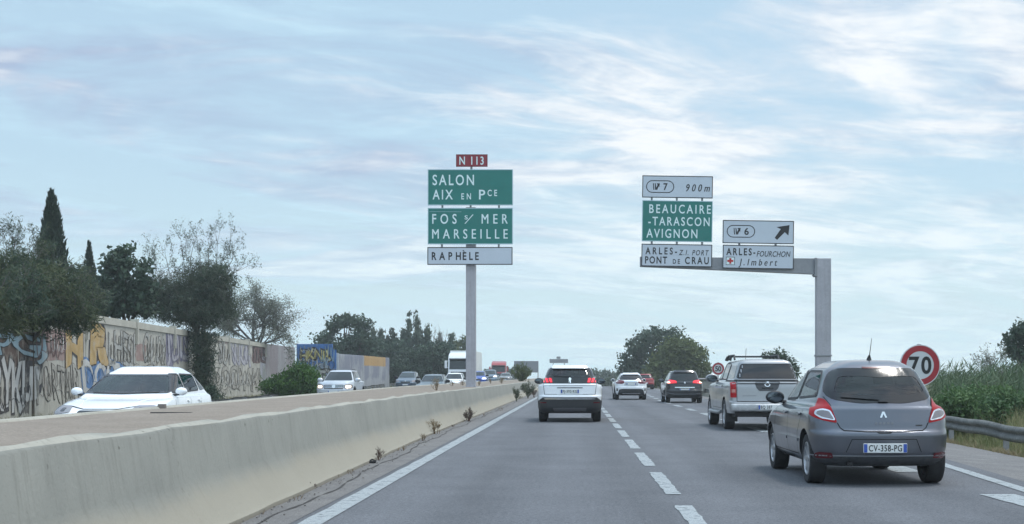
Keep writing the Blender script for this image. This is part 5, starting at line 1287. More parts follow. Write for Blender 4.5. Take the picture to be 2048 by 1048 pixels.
        if roof_sign:
            MB().rbox(-1.2, 1.2, .25, .42, 2.95, 3.5, .04).build('roof_sign', cabm, root)
            b = MB()
            for k in range(5): b.rbox(-.85 + .36 * k, -.60 + .36 * k, .235, .249, 3.06 + (.06 if k in (0, 4) else 0), 3.34, .02)
            b.build('sign_lettering', pbr('pale_pink', (.7, .35, .35), .5), root)
        return root
    lorry('lorry', 'white lorry with high cab and box trailer, partly hidden by the tall sign post', -11.9, 139, paint('lorry_white', (.74, .76, .77), 0, .35, .25), pbr('trailer_white', (.66, .68, .66), .45, var=(.6, .12)), 3.62, 12.0)
    lorry('lorry', 'red lorry with a red roof board, farthest in the oncoming queue', -13.0, 228, paint('lorry_red', (.34, .02, .025), 0, .35, .2), None, 3.3, 5)
fleet_front()
# ------------------------------------------------------------------ vegetation
def unit(n): v = rng.normal(size=(n, 3)); return v / np.linalg.norm(v, axis=1, keepdims=True)
def leaf_mesh(name, Cn, length, width, mat, parent=None, axis=None, jitter=1.0, kind=None):
    """one diamond-shaped leaf or spray per centre"""
    Cn = np.asarray(Cn); n = len(Cn); u = unit(n)
    if axis is not None: u = np.asarray(axis) + u * jitter; u /= np.linalg.norm(u, axis=1, keepdims=True)
    v = np.cross(u, unit(n)); v /= np.linalg.norm(v, axis=1, keepdims=True) + 1e-9
    s = rng.uniform(.6, 1.35, (n, 1)); l = length * s / 2; w = width * s / 2
    V = np.stack([Cn - u * l, Cn + v * w - u * l * .1, Cn + u * l, Cn - v * w - u * l * .1], 1).reshape(-1, 3)
    o = fast(name, V, np.arange(4 * n).reshape(-1, 4), mat, parent)
    if kind: o['kind'] = kind
    return o
def blob_leaves(blobs, clumps, per, spread, shell=.55):
    """blobs: (centre, radii). leaf clumps gather near each blob's surface, so the crown keeps gaps"""
    vol = np.array([b[1][0] * b[1][1] * b[1][2] for b in blobs]) ** .75; k = rng.choice(len(blobs), clumps, p=vol / vol.sum())
    c = np.array([b[0] for b in blobs])[k]; r = np.array([b[1] for b in blobs])[k]
    cl = c + unit(clumps) * r * rng.uniform(shell, 1.0, (clumps, 1)) ** .7
    m = rng.poisson(per, clumps) + 2; idx = np.repeat(np.arange(clumps), m)
    sz = rng.uniform(.55, 1.4, clumps)[idx][:, None] * spread
    return cl[idx] + rng.normal(size=(len(idx), 3)) * sz * np.array([1, 1, .7])
bark_m = pbr('bark', (.075, .062, .05), .95, var=(6, .35)); pale_bark_m = pbr('pale_bark', (.20, .19, .18), .95, var=(6, .3)); twig_m = pbr('grey_twig', (.13, .12, .115), .95); dry_twig_m = pbr('dry_twig', (.20, .14, .085), .95, var=(8, .3))
def limbs(mb, p, d, L, r, depth, fork=3, spreadf=.6, up=.15, seg=4, out=None):
    """recursive branching; out collects the twig ends"""
    pts = [Vector(p)]; q = Vector(p); d = Vector(d).normalized()
    for i in range(3):
        d = (d + Vector(rng.normal(size=3)) * .16 + Vector((0, 0, up * .3))).normalized(); q = q + d * L / 3; pts.append(q.copy())
    mb.tube(pts, [r, r * .86, r * .74, r * .60], max(3, seg), False)
    if out is not None and depth <= 1: out += [p_.copy() for p_ in pts[1:]]
    if depth > 0:
        for k in range(fork):
            nd = (d + Vector(rng.normal(size=3)) * spreadf + Vector((0, 0, up))).normalized(); st = pts[rng.integers(1, 4)]
            limbs(mb, st, nd, L * rng.uniform(.55, .82), r * .55, depth - 1, fork, spreadf, up, seg - 1, out)
def trunk_to(blobs, h, r, mb=None, lean=0):
    mb = mb or MB(); top = Vector((lean, 0, h)); mb.tube([(0, 0, -.3), (lean * .3, .05, h * .5), top], [r, r * .8, r * .6], 8)
    for c, rad in blobs:
        c = Vector(c); mb.tube([top * rng.uniform(.7, .98), top.lerp(c, .5) + Vector(rng.normal(size=3)) * .12, c + Vector((0, 0, rad[2] * .5))], [r * .5, r * .32, r * .10], 5)
    return mb
def tree(name, label, X, Y, z, blobs, clumps, per, spread, ll, lw, mat, trunk_h, trunk_r, group=None, bark=None, shell=.55, axis=None, jitter=1.0, cat='tree'):
    root = thing(name, label, cat, (X, Y, z), 0, group)
    trunk_to(blobs, trunk_h, trunk_r).build('trunk', bark or bark_m, root, 60)
    Cn = blob_leaves(blobs, clumps, per, spread, shell); Cn = Cn[Cn[:, 2] > .05]
    ax = None
    if axis == 'up': ax = np.tile([0, 0, 1.0], (len(Cn), 1))
    elif axis == 'droop': ax = np.tile([0, 0, -1.0], (len(Cn), 1))
    leaf_mesh('crown', Cn, ll, lw, mat, root, ax, jitter); return root

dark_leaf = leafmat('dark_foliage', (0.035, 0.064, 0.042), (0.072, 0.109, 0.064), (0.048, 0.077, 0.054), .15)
cyp_leaf = leafmat('cypress_foliage', (0.022, 0.038, 0.030), (0.046, 0.065, 0.046), (0.030, 0.046, 0.030), .08)
olive_leaf = leafmat('olive_feathery', (.050, .078, .040), (.125, .138, .070), (.042, .074, .050), .2)
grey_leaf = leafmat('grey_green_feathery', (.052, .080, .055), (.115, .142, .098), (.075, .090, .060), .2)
pale_leaf = leafmat('pale_grey_leaf', (0.130, 0.143, 0.117), (0.247, 0.260, 0.215), None, .25)
poplar_leaf = leafmat('poplar_foliage', (0.068, 0.097, 0.068), (0.155, 0.182, 0.128), (0.054, 0.084, 0.062), .2)
mid_leaf = leafmat('mid_foliage', (0.072, 0.098, 0.034), (0.140, 0.165, 0.062), (0.085, 0.112, 0.044), .2)
wood_leaf = leafmat('thicket_foliage', (0.037, 0.071, 0.051), (0.082, 0.122, 0.078), (0.058, 0.088, 0.061), .15)
bright_leaf = leafmat('bright_green_foliage', (0.047, 0.110, 0.023), (0.100, 0.200, 0.047), (0.037, 0.089, 0.021), .25)
bush_leaf = leafmat('fresh_green_foliage', (0.066, 0.126, 0.048), (0.132, 0.210, 0.084), (0.048, 0.096, 0.041), .25)
reed_leaf = leafmat('reed_foliage', (0.063, 0.109, 0.056), (0.140, 0.196, 0.105), (0.084, 0.112, 0.063), .2)
grass_leaf = leafmat('verge_grass', (.12, .155, .06), (.26, .27, .125), (.29, .255, .14), .25)
dry_leaf = leafmat('dry_grass', (.20, .155, .085), (.33, .27, .16), None, .2)

def cypress(label, X, Y, z, H, rad, n):
    root = thing('cypress_tree', label, 'tree', (X, Y, z), 0)
    MB().tube([(0, 0, -.3), (0, 0, H * .5), (0, 0, H * .95)], [rad * .25, rad * .15, .02], 8).build('trunk', bark_m, root)
    k = max(60, n // 26); h = rng.uniform(0.02, 1, k) ** .85; a = rng.uniform(0, 2 * math.pi, k)
    prof = np.minimum(1, (1 - h) * 3.2) ** .7 * (1 - .25 * h) * (.75 + .25 * np.minimum(1, h * 6))
    rr = rad * prof * rng.uniform(.55, 1.22, k) ** .7
    cl = np.stack([rr * np.cos(a), rr * np.sin(a), h * H], 1)
    # each clump is an upswept tongue
    idx = np.repeat(np.arange(k), 26); t = rng.uniform(0, 1, len(idx))[:, None]
    out = np.stack([np.cos(a), np.sin(a), np.zeros(k)], 1)[idx]
    P = cl[idx] + t * np.array([0, 0, H * .075]) + out * (.10 * rad * (t - .3)) + rng.normal(size=(len(idx), 3)) * rad * (.11 * (1 - .7 * t)) * np.array([1, 1, 1.6])
    leaf_mesh('crown', P, rad * .34, rad * .10, cyp_leaf, root, out * .35 + np.array([0, 0, 1.0]), .35); return root
def plant_at(px, Y): return (px - VX) / F * Y
def topz(py, Y): return HC - (py - VY) / F * Y

def left_trees():
    # hanging olive mass at the left edge
    Y = 45.5; k = Y / F; X = plant_at(60, Y); g0 = -.3
    B = lambda px, py, rx, rz, ry=1.5, dy=0: (((px - VX) / F * (Y + dy) - X, dy, HC - (py - VY) / F * (Y + dy) - g0), (rx * k, ry, rz * k))
    bl = [B(-40, 560, 70, 62), B(30, 555, 62, 55), B(100, 572, 60, 50), B(60, 610, 90, 48), B(140, 615, 45, 45, 1.1), B(165, 640, 26, 38, .8), B(0, 630, 70, 38, 1.2), B(105, 640, 40, 30, .9), B(-90, 600, 70, 70), B(-30, 610, 60, 44, 1.0, -5.5), B(15, 630, 40, 34, .8, -5), B(40, 600, 40, 40, .8, -4.5), B(-70, 640, 50, 34, .8, -6)]
    root = thing('tamarisk_tree', 'wide olive green feathery tree hanging over the graffiti wall at the left edge', 'tree', (X, Y, g0))
    trunk_to(bl, 3.6, .16).build('trunk', bark_m, root)
    Cn = blob_leaves(bl, 800, 42, .21, .45); Cn = Cn[Cn[:, 2] > HC - (690 - VY) * k - g0]
    leaf_mesh('crown', Cn, .26, .035, olive_leaf, root, np.tile([.25, 0, .25], (len(Cn), 1)), .8)
    mb = MB(); ends = []
    for px, py in ((8, 505), (30, 500), (52, 508), (68, 512), (-5, 510), (20, 515), (62, 505)):
        b = B(px, py + 30, 1, 1)[0]; limbs(mb, b, (rng.normal() * .3, 0, 1), .75, .016, 3, 3, .45, .25, 4, ends)
    for c, rad in bl:
        for j in range(9):
            a = unit(1)[0]; a[2] = abs(a[2]) * .9; p = Vector(c) + Vector(a * np.array(rad)) * .8; limbs(mb, p, Vector(a) + Vector((.3, 0, .4)), .5, .010, 2, 3, .4, .1, 3, ends)
    mb.build('bare_twigs', twig_m, root); E = np.array([e[:] for e in ends]); E = np.repeat(E[rng.random(len(E)) < .6], 3, 0); leaf_mesh('twig_leaves', E + rng.normal(size=E.shape) * .06, .14, .025, olive_leaf, root)
    # cypresses
    Y = 60; cypress('tall dark pointed cypress behind the graffiti wall, the highest tree', plant_at(104, Y), Y, -.3, (topz(388, Y) + .3) * .95, 30 * Y / F, 20000)
    Y = 70; cypress('small slim cypress just right of the tall cypress', plant_at(178, Y), Y, -.3, (topz(487, Y) + .3) * .95, 19 * Y / F, 8000)
    # broad-leaved dark trees
    Y = 68; k = Y / F; X = plant_at(243, Y)
    B = lambda px, py, rx, rz, ry=1.2: (((px - VX) * k - X, 0, HC - (py - VY) * k + .3), (rx * k, ry * .8, rz * k))
    bl = [B(238, 525, 26, 22), B(215, 560, 24, 24), B(262, 560, 26, 26), B(290, 545, 14, 20, .6), B(240, 600, 40, 32), B(280, 605, 26, 26), B(205, 610, 26, 26), B(252, 505, 14, 9, .5), B(300, 580, 14, 14, .6)]
    tree('broadleaf_tree', 'dark glossy large leaved tree with sky gaps, right of the small cypress', X, Y, -.3, bl, 250, 22, .20, .26, .17, dark_leaf, 3.5, .14, shell=.45)
    Y = 64; k = Y / F; X = plant_at(158, Y); bl = [B(150, 545, 16, 16, .7), B(165, 580, 26, 30, .9), B(150, 610, 24, 24, .9), B(190, 600, 20, 34, .8)]
    tree('broadleaf_tree', 'thin leaved shrubby tree filling the gap between the two cypresses', X, Y, -.3, bl, 240, 24, .16, .16, .08, grey_leaf, 3.2, .09, shell=.3)
    # grey green tree that spills over the wall
    Y = 71.5; k = Y / F; X = plant_at(395, Y)
    B = lambda px, py, rx, rz, ry=1.2, dy=0: (((px - VX) / F * (Y + dy) - X, dy, HC - (py - VY) / F * (Y + dy) + .3), (rx * k, ry, rz * k))
    bl = [B(330, 590, 40, 40, 1.2, 2), B(385, 575, 45, 45, 1.3, 1), B(430, 565, 36, 40, 1.1), B(400, 615, 50, 36, 1.2), B(350, 625, 36, 22, 1.0, 1.5), B(405, 660, 32, 40, .55), B(403, 710, 24, 46, .45), B(405, 760, 18, 40, .4), B(448, 610, 24, 30, .8), B(300, 610, 26, 26, 1, 2), B(425, 790, 12, 22, .4)]
    root = thing('tamarisk_tree', 'grey green feathery tree spilling down over the middle of the graffiti wall', 'tree', (X, Y, -.3))
    trunk_to(bl[:7], 4.2, .15).build('trunk', bark_m, root)
    Cn = blob_leaves(bl, 600, 44, .25, .40); leaf_mesh('crown', Cn, .32, .035, grey_leaf, root, np.tile([.15, 0, .5], (len(Cn), 1)), .75)
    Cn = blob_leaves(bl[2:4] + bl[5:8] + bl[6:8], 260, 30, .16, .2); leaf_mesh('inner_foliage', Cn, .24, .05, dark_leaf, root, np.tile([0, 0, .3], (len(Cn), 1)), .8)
    mb = MB(); ends = []
    for px, py, dx in ((300, 580, -.4), (322, 570, -.2), (345, 560, -.1), (368, 548, 0), (380, 540, 0), (400, 540, .1), (418, 536, .1), (440, 535, .25), (450, 545, .5), (455, 565, .7), (430, 540, .2), (290, 590, -.6)):
        limbs(mb, B(px, py, 1, 1, 1, .6)[0], (dx, 0, 1), 1.15, .022, 3, 3, .42, .25, 4, ends)
    for c, rad in bl[:6] + bl[8:10]:                # sprays pushing out past the crown
        for j in range(9):
            a = unit(1)[0]; a[2] = abs(a[2]) * .9; p = Vector(c) + Vector(a * np.array(rad)) * .75; limbs(mb, p, Vector(a) + Vector((0, 0, .5)), .62, .012, 2, 3, .4, .2, 3, ends)
    mb.build('bare_twigs', twig_m, root); E = np.array([e[:] for e in ends]); E = np.repeat(E[rng.random(len(E)) < .6], 3, 0); leaf_mesh('twig_leaves', E + rng.normal(size=E.shape) * .07, .15, .03, grey_leaf, root)
    # sparse grey tree
    Y = 100; k = Y / F; X = plant_at(508, Y)
    root = thing('bare_tree', 'sparse grey half bare tree with dark branches behind the far end of the graffiti wall', 'tree', (X, Y, -.3)); mb = MB(); ends = []
    mb.tube([(0, 0, 0), (-.1, 0, 2.5), (.1, 0, 4.2)], [.20, .17, .14], 7)
    for d, L in (((-.7, 0, 1.0), 2.2), ((.1, .2, 1), 2.4), ((.7, 0, .9), 2.3), ((1.0, .1, .55), 2.2), ((-.3, -.2, 1), 2.3), ((.45, -.1, 1), 2.3), ((-1, 0, .5), 1.7)): limbs(mb, (.05, 0, rng.uniform(3.2, 4.2)), d, L, .10, 4, 3, .55, .12, 6, ends)
    mb.build('trunk', twig_m, root)
    E = np.array([e[:] for e in ends]); E = np.repeat(E, 7, 0); E = E + rng.normal(size=E.shape) * .17
    leaf_mesh('crown', E, .17, .05, pale_leaf, root)
left_trees()

def far_row():
    grp = 'trees in the row beyond the corrugated fence'
    # three loose broad-leaved trees
    for px, py, w, lab in ((655, 637, 34, 'leftmost loose dark tree of the row, rising just right of the blue wall'), (690, 625, 36, 'tallest of the loose dark trees above the blue wall'), (722, 631, 32, 'loose dark tree with two knobby tops above the corrugated fence start')):
        Y = 150; k = Y / F; X = plant_at(px, Y); T = topz(py, Y) + .3
        bl = []
        for j in range(9): hh = rng.uniform(.35, .96); r_ = w * k * (.62 if hh < .7 else .34); bl.append(((rng.normal() * w * k * (.55 if hh < .72 else .32), rng.normal() * .6, T * hh - r_ * .3), (r_, r_, r_ * 1.1)))
        bl.append(((rng.normal() * .3, 0, T - .6), (.5, .5, .65))); bl.append(((w * k * .35, 0, T - 1.1), (.45, .5, .8)))
        tree('loose_tree', lab, X, Y, -.3, bl, 190, 20, .30, .36, .22, dark_leaf, T * .6, .16, grp, shell=.4)
    # poplars with upright limbs
    def poplar(px, py, Y, w, lab, n=150, mat=poplar_leaf, base=765):
        k = Y / F; X = plant_at(px, Y); T = topz(py, Y) + .3; w = w * .68; bl = [((rng.normal() * .07, rng.normal() * .15, T * f), (w * k * s, w * k * s, T * .10)) for f, s in ((.25, .75), (.36, .85), (.47, .9), (.58, .85), (.68, .75), (.78, .6), (.87, .45), (.95, .24))]
        return tree('poplar_tree', lab, X, Y, -.3, bl, n, 20, .17, .42, .15, mat, T * .8, .14, grp, shell=.3, axis='up', jitter=.55)
    for px, py, w, lab in ((747, 655, 8, 'slender poplar, first right of the loose trees'), (761, 652, 9, 'slender poplar, second right of the loose trees'), (808, 662, 8, 'short thin poplar between the dark conifer and the tall pair'), (818, 631, 11, 'left tree of the tallest poplar pair'), (832, 629, 11, 'right and pointed tree of the tallest poplar pair'), (854, 653, 9, 'single poplar between the tall pair and the pale bare tree'), (879, 668, 11, 'round topped poplar left of the white lorry'), (903, 666, 11, 'last poplar before the white lorry'), (843, 668, 9, 'low poplar leaning against the tall pair'), (775, 672, 7, 'low thin poplar beside the dark conifer')):
        poplar(px, py, 172, w, lab)
    Y = 172; k = Y / F; X = plant_at(785, Y); T = topz(657, Y) + .3
    tree('conifer_tree', 'dark pointed conifer among the pale poplars', X, Y, -.3, [((0, 0, T * f), (s * k, s * k, T * .05)) for f, s in ((.4, 15), (.5, 13), (.6, 12), (.7, 10), (.8, 8), (.88, 5), (.96, 2.5))], 220, 18, .18, .34, .16, cyp_leaf, T * .9, .12, grp, shell=.4)
    Y = 170; root = thing('bare_tree', 'pale leafless tree behind the poplars', 'tree', (plant_at(874, Y), Y, -.3), 0, grp); mb = MB()
    mb.tube([(0, 0, 0), (0, 0, 4)], [.14, .1], 6)
    for d in ((-.3, 0, 1), (0, 0, 1), (.35, 0, 1), (.7, 0, .9)): limbs(mb, (0, 0, 3.6), d, 1.9, .07, 3, 3, .35, .3, 5)
    mb.build('trunk', pale_bark_m, root)
    Y = 185; k = Y / F
    tree('loose_tree', 'small round tree just left of the tall sign post', plant_at(926, Y), Y, -.3, [((-.4, 0, topz(692, Y)), (1.1, 1, 1.0)), ((.5, 0, topz(683, Y)), (.9, .9, 1.0)), ((0, 0, 3.4), (1.2, 1.0, 1.2))], 110, 18, .25, .36, .2, mid_leaf, 4, .12, grp)
    # thicket along their feet
    labs = ('behind the left end of the corrugated fence', 'behind the orange patch of the corrugated fence', 'at the right end of the corrugated fence', 'above the slate blue people carrier', 'above the dark grey saloon', 'left of the white lorry cab', 'beside the white lorry cab')
    for j, (px, py, w) in enumerate(((700, 690, 46), (745, 690, 44), (792, 688, 46), (832, 686, 44), (866, 692, 40), (893, 690, 36), (916, 712, 22))):
        Y = 158 + 2 * (j % 2); k = Y / F; X = plant_at(px, Y); T = topz(py, Y) + .3
        bl = [((rng.normal() * w * k * .5, rng.normal() * .8, T * f), (w * k * .62, 1.4, T * .22)) for f in (.12, .3, .5, .7, .85, .2, .45, .6)]
        tree('dense_bush', 'dense dark green bush ' + labs[j], X, Y, -.3, bl, 330, 22, .30, .34, .2, wood_leaf, 1.5, .10, 'dark bushes at the foot of the far row', shell=.3, cat='bush')
far_row()

def right_trees():
    Y = 165; k = Y / F; X = plant_at(1306, Y)
    B = lambda px, py, rx, rz, ry=2.2: (((px - VX) * k - X, 0, HC - (py - VY) * k + .4), (rx * k, ry, rz * k))
    bl = [B(1305, 672, 26, 18), B(1280, 690, 22, 18), B(1330, 680, 26, 20), B(1350, 672, 16, 14), B(1262, 712, 20, 16), B(1258, 740, 18, 18), B(1295, 720, 28, 22), B(1330, 715, 26, 24), B(1275, 745, 24, 18), B(1310, 752, 40, 14)]
    tree('broadleaf_tree', 'tall dark airy tree with sky gaps beyond the white crossover', X, Y, -.4, bl, 300, 24, .33, .40, .26, dark_leaf, 5, .22, shell=.62)
    Y = 152; k = Y / F; X = plant_at(1356, Y)
    bl = [B(1352, 705, 36, 26), B(1385, 712, 26, 24), B(1330, 735, 34, 26), B(1370, 735, 42, 28), B(1402, 738, 16, 24), B(1350, 760, 52, 16), B(1375, 695, 16, 14), B(1312, 755, 26, 16)]
    tree('round_tree', 'round dense olive green tree in front of the tall airy tree', X, Y, -.4, bl, 620, 26, .34, .34, .20, mid_leaf, 3, .2, shell=.5)
    Y = 82; k = Y / F; X = plant_at(1556, Y)
    bl = [B(1536, 716, 9, 10, .6), B(1552, 712, 12, 8, .7), B(1568, 724, 14, 12, .8), B(1585, 742, 10, 14, .7), B(1552, 738, 18, 16, .9)]
    tree('loose_tree', 'small loose tree showing above the silver pickup truck', X, Y, -.4, bl, 120, 20, .16, .20, .10, dark_leaf, 1.8, .08)
    Y = 72; k = Y / F; X = plant_at(2040, Y)
    bl = [B(2032, 675, 14, 18, .8), B(2052, 665, 20, 22, .9), B(2030, 705, 14, 14, .8), B(2058, 700, 24, 24, 1), B(2022, 690, 7, 9, .5), B(2085, 680, 24, 26, 1), B(2060, 740, 34, 24, 1)]
    tree('broadleaf_tree', 'dark upright tree cut by the right edge behind the reeds', X, Y, -.4, bl, 200, 22, .17, .22, .13, dark_leaf, 2.6, .1, shell=.45)
    Y = 70; X = plant_at(2001, Y); root = thing('dead_shrub', 'grey dead shrub rising from the reeds left of the dark upright tree', 'shrub', (X, Y, -.3)); mb = MB(); ends = []
    for d in ((-.4, 0, 1), (-.1, 0, 1), (.25, 0, 1), (0, .2, 1)): limbs(mb, (0, 0, .2), d, 1.3, .03, 3, 3, .4, .25, 4, ends)
    mb.build('stems', twig_m, root); E = np.repeat(np.array([e[:] for e in ends]), 6, 0); leaf_mesh('dry_leaves', E + rng.normal(size=E.shape) * .09, .11, .05, pale_leaf, root)
    # two bushes behind the guardrail
    for px, py, w, Y, lab in ((1935, 782, 46, 34, 'low fresh green bush behind the guardrail, the left one'), (2000, 768, 74, 36.5, 'larger fresh green bush behind the guardrail by the right edge')):
        k = Y / F; X = plant_at(px, Y); T = topz(py, Y) + .2
        bl = [((rng.normal() * w * k * .5, rng.normal() * .5, T * f), (w * k * .55, .7, T * .26)) for f in (.25, .4, .55, .68, .74, .3, .6)]
        tree('bush', lab, X, Y, -.2, bl, 420, 26, .11, .12, .055, bush_leaf, .4, .04, None, shell=.5, cat='bush')
    # weedy bush in front of the wall on the far side, and the shrub at the end of the median
    Y = 77; k = Y / F; X = plant_at(588, Y)
    bl = [B(600, 748, 24, 22, .9), B(575, 765, 34, 18, .9), B(615, 765, 22, 26, .9), B(550, 775, 22, 14, .7), B(625, 782, 14, 18, .6), B(590, 785, 44, 20, .9)]
    bl = [((c[0], c[1], c[2] - .1), r) for c, r in bl]
    tree('green_bush', 'bright green rounded bush at the foot of the graffiti wall', X, Y, -.3, bl, 480, 26, .17, .22, .07, bright_leaf, .8, .06, None, shell=.5, axis='up', jitter=1.1, cat='bush')
    Y = 60; X = plant_at(421, 68); tree('bush', 'dark small bush at the wall foot behind the white estate car', X, 68, -.3, [((0, 0, .7), (.28, .3, .5)), ((.12, 0, .4), (.3, .3, .4))], 70, 22, .09, .12, .05, wood_leaf, .4, .03, None, cat='bush')
    Y = 112; k = Y / F; X = plant_at(1043, Y)
    root = thing('median_shrub', 'spiky green shrub growing at the far end of the median', 'shrub', (X, Y, .87)); mb = MB(); P_ = []; A_ = []
    for j in range(80):
        a = rng.uniform(0, 2 * math.pi); tl = rng.uniform(.2, 1.0); L = rng.uniform(1.1, 1.85) * (1 - .25 * tl); d = Vector((math.cos(a) * tl, math.sin(a) * tl, 1)).normalized(); pts = [Vector((0, 0, 0)) + d * L * s + Vector((0, 0, -.18 * s * s * tl)) for s in (0, .35, .7, 1)]
        mb.tube(pts, [.02, .015, .01, .004], 3, False)
        for s in np.linspace(.15, 1, 16): q = Vector((0, 0, 0)) + d * L * s + Vector((0, 0, -.18 * s * s * tl)); P_ += [q + Vector(rng.normal(size=3)) * .05] * 2; A_ += [d] * 2
    mb.build('stems', bark_m, root); leaf_mesh('crown', np.array([p[:] for p in P_]) + rng.normal(size=(len(P_), 3)) * .04, .24, .07, mid_leaf, root, np.array([a[:] for a in A_]), .8)
right_trees()

def blades(name, X, Y, Z, h, w, lean, mat, label=None, parent=None, kind='stuff', seg=2):
    """bent grass blades or reeds rooted at the given points"""
    n = len(X); a = rng.uniform(0, 2 * math.pi, n); b = rng.uniform(0, 2 * math.pi, n); h = h * rng.uniform(.6, 1.2, n); L = lean * h * rng.uniform(.2, 1.2, n)
    rows = []
    for s in range(seg + 1):
        t = s / seg; cx = X + np.cos(a) * L * t ** 2; cy = Y + np.sin(a) * L * t ** 2; cz = Z + h * (t - .12 * lean * t * t); ww = w * (1 - t) ** .7 / 2 + .0008
        rows.append(np.stack([cx - np.cos(b) * ww, cy - np.sin(b) * ww, cz], 1)); rows.append(np.stack([cx + np.cos(b) * ww, cy + np.sin(b) * ww, cz], 1))
    V = np.stack(rows, 1).reshape(-1, 3); m = 2 * (seg + 1); base = np.arange(n)[:, None] * m
    Fs = np.concatenate([base + np.array([2 * s, 2 * s + 1, 2 * s + 3, 2 * s + 2]) for s in range(seg)], 0)
    o = fast(name, V, Fs, mat, parent)
    if kind: o['kind'] = kind
    return o
def ground_cover():
    # cane field behind the right verge
    n = 15000; X = rng.uniform(0, 1, n); Y = 40 + 34 * rng.uniform(0, 1, n) ** 1.1; x0 = np.array([plant_at(1868, y) for y in Y]); X = x0 + X * 16
    Z = np.array([zright(a, b) for a, b in zip(X, Y)]); hh = 1.50 + .20 * np.sin(X * .9) + .2 * np.sin(Y * .7 + X * .3); blades('reeds', X, Y, Z, hh * .92, .03, .28, reed_leaf, seg=3)
    C_ = np.stack([X, Y, Z + hh * rng.uniform(.25, .98, n)], 1); o = leaf_mesh('reed_leaves', np.repeat(C_, 3, 0) + rng.normal(size=(3 * n, 3)) * np.array([.15, .15, .25]), .42, .035, reed_leaf, None, np.tile([.2, 0, .8], (3 * n, 1)), .7); o['kind'] = 'stuff'
    n = 2600; j = rng.choice(len(X), n); blades('dry_reeds', X[j] + rng.normal(size=n) * .3, Y[j] - .2, Z[j], hh[j] * rng.uniform(.5, 1.05, n), .02, .5, dry_leaf, seg=3)
    # verge grass
    n = 60000; Y = 17 + 66 * rng.uniform(0, 1, n) ** 1.5; er = np.array([edge_road(y) for y in Y]); X = er + .12 + 9 * rng.uniform(0, 1, n) ** 1.25
    keep = (np.sin(X * 2.3 + Y) + np.sin(Y * 1.7 - X * .8) + rng.normal(size=n) * .8) > -1.1; X, Y, er = X[keep], Y[keep], er[keep]
    Z = np.array([zright(a, b) for a, b in zip(X, Y)]); d = X - er; h = np.where(d < .9, .16, np.where(d < 1.6, .36, .86)); blades('verge_grass', X, Y, Z, h, .018, .6, grass_leaf)
    n = 9000; Y = 17 + 60 * rng.uniform(0, 1, n) ** 1.4; er = np.array([edge_road(y) for y in Y]); X = er - .05 + np.abs(rng.normal(size=n)) * .28; keep = np.sin(Y * 3.1) + np.sin(Y * 1.3 + 1) + rng.normal(size=n) * .5 > -.1; X, Y = X[keep], Y[keep]
    blades('dry_grass', X, Y, np.array([zright(a, b) for a, b in zip(X, Y)]), .17, .014, .9, dry_leaf)
    # growth at the foot of the graffiti wall
    n = 9000; Y = 30 + 120 * rng.uniform(0, 1, n); X = np.array([WX(y) for y in Y]) + .15 + np.abs(rng.normal(size=n)) * 1.3; blades('verge_grass', X, Y, np.full(n, -.35), .45, .03, .6, grass_leaf)
    # hedges far beyond the bend
    def mass(name, x0, x1, Y, z0, top, n, mat, ll, lw, lump, dy=4):
        X = rng.uniform(x0, x1, n); tt = top(X); Zv = z0 + (tt - z0) * rng.uniform(0, 1, n) ** .7; C_ = np.stack([X, Y + rng.uniform(0, dy, n), Zv], 1) + rng.normal(size=(n, 3)) * lump; o = leaf_mesh(name, C_, ll, lw, mat); o['kind'] = 'stuff'; return o
    mass('hedge', 1.5, 20, 226, -3, lambda X: .85 + .12 * np.sin(X * 1.3) + .1 * np.sin(X * 3.7), 9000, leafmat('far_hedge', (.060, .085, .055), (.11, .135, .095)), .5, .25, .1)
    mass('woods', -2, 30, 300, -3, lambda X: 2.0 + .45 * np.abs(np.sin(X * 1.15)) + .35 * np.sin(X * .37 + 1) + .5 * np.abs(np.sin(X * 3.1)) ** 6, 12000, wood_leaf, .7, .3, .15)
    mass('woods', -60, -14, 330, -3, lambda X: 2.6 + .6 * np.abs(np.sin(X * .8)) + .5 * np.sin(X * .31), 12000, wood_leaf, .8, .35, .15)
ground_cover()

def weed(label, px, py, h, kind, Z=0.0, group=None, n=26):
    """small plant with stiff branching stems, rooted where the photo shows it"""
    Y = (HC - Z) * F / (py - VY); p = at(px, py, Y); root = thing('weed', label, 'weed', (p.x, Y, Z), rng.uniform(0, 6), group); mb = MB(); ends = []
    st = {'dry': twig_m if False else dry_twig_m, 'red': pbr('reddish_twig', (.13, .075, .06), .95), 'green': pbr('green_stem', (.07, .08, .045), .9)}[kind]
    for k in range(n // 4):
        a = rng.uniform(0, 6.28); t = rng.uniform(.1, .75); limbs(mb, (rng.normal() * .03, rng.normal() * .03, 0), (math.cos(a) * t, math.sin(a) * t, 1), h * rng.uniform(.4, .62), .005 + h * .006, 2, 3, .42, .3, 4, ends)
    mb.build('stems', st, root); E = np.repeat(np.array([e[:] for e in ends]), {'dry': 1, 'red': 4, 'green': 6}[kind], 0); E = E + rng.normal(size=E.shape) * h * .035
    leaf_mesh('leaves', E, h * .09, h * .03, {'dry': dry_leaf, 'red': leafmat('reddish_weed', (.075, .055, .045), (.15, .11, .085)), 'green': leafmat('grey_green_weed', (.055, .07, .042), (.12, .135, .085))}[kind], root); return root
G = 'weeds along the foot of the barrier'
weed('tall grey green weed at the barrier foot just left of the white suv', 1056, 797, .95, 'green', 0, G, 34); weed('second tall grey green weed at the barrier foot, left of the tallest', 1033, 803, .72, 'green', 0, G, 30)
weed('dark weed tuft touching the left side of the white suv', 1068, 795, .62, 'red', 0, G); weed('compact reddish brown weed at the barrier foot', 937, 843, .36, 'red', 0, G, 40)
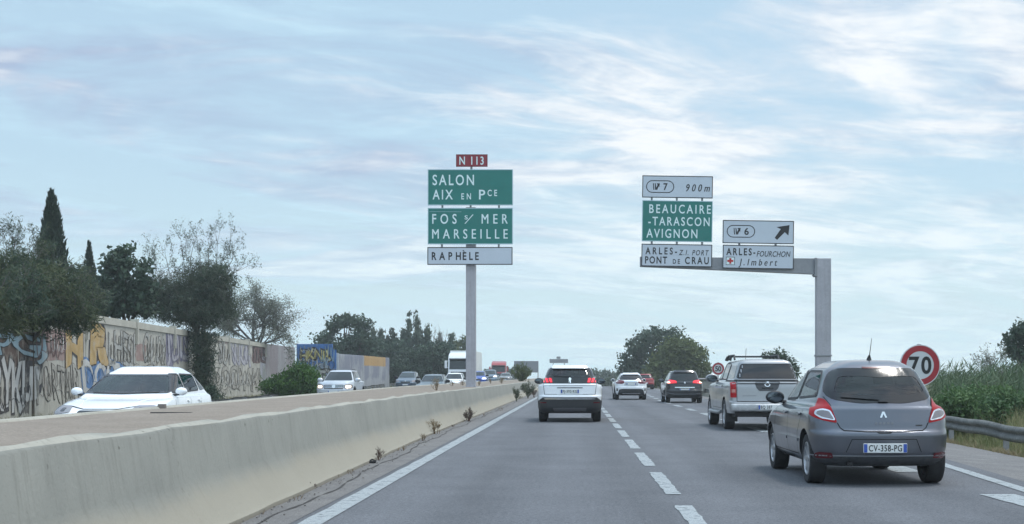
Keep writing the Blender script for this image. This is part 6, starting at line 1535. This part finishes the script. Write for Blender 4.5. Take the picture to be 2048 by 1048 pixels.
weed('thin dry branching weed with sparse stems at the barrier foot', 872, 868, .42, 'dry', 0, G, 30); weed('low dry sprawling weed beside the thin branching weed', 846, 882, .16, 'dry', 0, G, 24)
weed('small dry weed alone on the gutter edge, nearest of the dry ones', 757, 921, .18, 'red', 0, G, 18); weed('tiny tuft of dead grass on the gutter edge near the bottom', 627, 978, .08, 'red', 0, G, 14); weed('tiny far tuft at the barrier foot between the reddish weed and the tall ones', 1001, 822, .18, 'dry', 0, G, 14)
G2 = 'dry tufts on top of the median'
for px, py, h, lab in ((874, 781, .36, 'orange dry tuft on the median, left of the sign post, the biggest'), (903, 772, .26, 'low dry tuft on the median between the big tuft and the sign post'), (925, 771, .30, 'dry tuft touching the left of the sign post foot'), (958, 771, .25, 'dry tuft just right of the sign post foot'), (981, 767, .30, 'dry tuft on the median under the steel blue suv'), (1003, 767, .45, 'dry tuft on the median left of the spiky shrub')): weed(lab, px, py, h, 'dry', .88, G2, 34)
for px, py, h in ((700, 948, .07), (590, 1000, .06), (806, 902, .10), (905, 855, .09), (968, 832, .10), (672, 957, .05), (520, 1030, .05)): weed('little tuft of dead grass rooted in the crack along the barrier foot', px, py, h, 'red' if px % 2 else 'dry', 0, 'little tufts in the barrier crack', int(10 + 60 * h))
# scrap on the gutter
q = at(744, 927, 1.32 * F / 175); s_ = thing('litter', 'small black scrap lying in the gutter by the small dry weed', 'litter', (q.x, q.y, .006)); MB().rbox(-.06, .06, -.04, .04, 0, .035, .012).tube([(-.05, .02, .03), (.0, .03, .055), (.06, -.01, .03)], .012, 5).build('scrap', ink_m, s_)

# ------------------------------------------------------------------ thin summer haze
def haze():
    o = MB().box(-530, 530, -50, 510, -7, 24).build('haze', None); o['kind'] = 'stuff'
    m = bpy.data.materials.new('haze'); m.use_nodes = True; t = NT(m.node_tree); t.n.remove(t.n['Principled BSDF'])
    v = t.new('ShaderNodeVolumePrincipled'); v.inputs['Color'].default_value = (.92, .97, .98, 1); v.inputs['Density'].default_value = .00065; v.inputs['Anisotropy'].default_value = .2
    t.l.new(v.outputs[0], t.n['Material Output'].inputs['Volume']); o.data.materials.append(m)
haze()
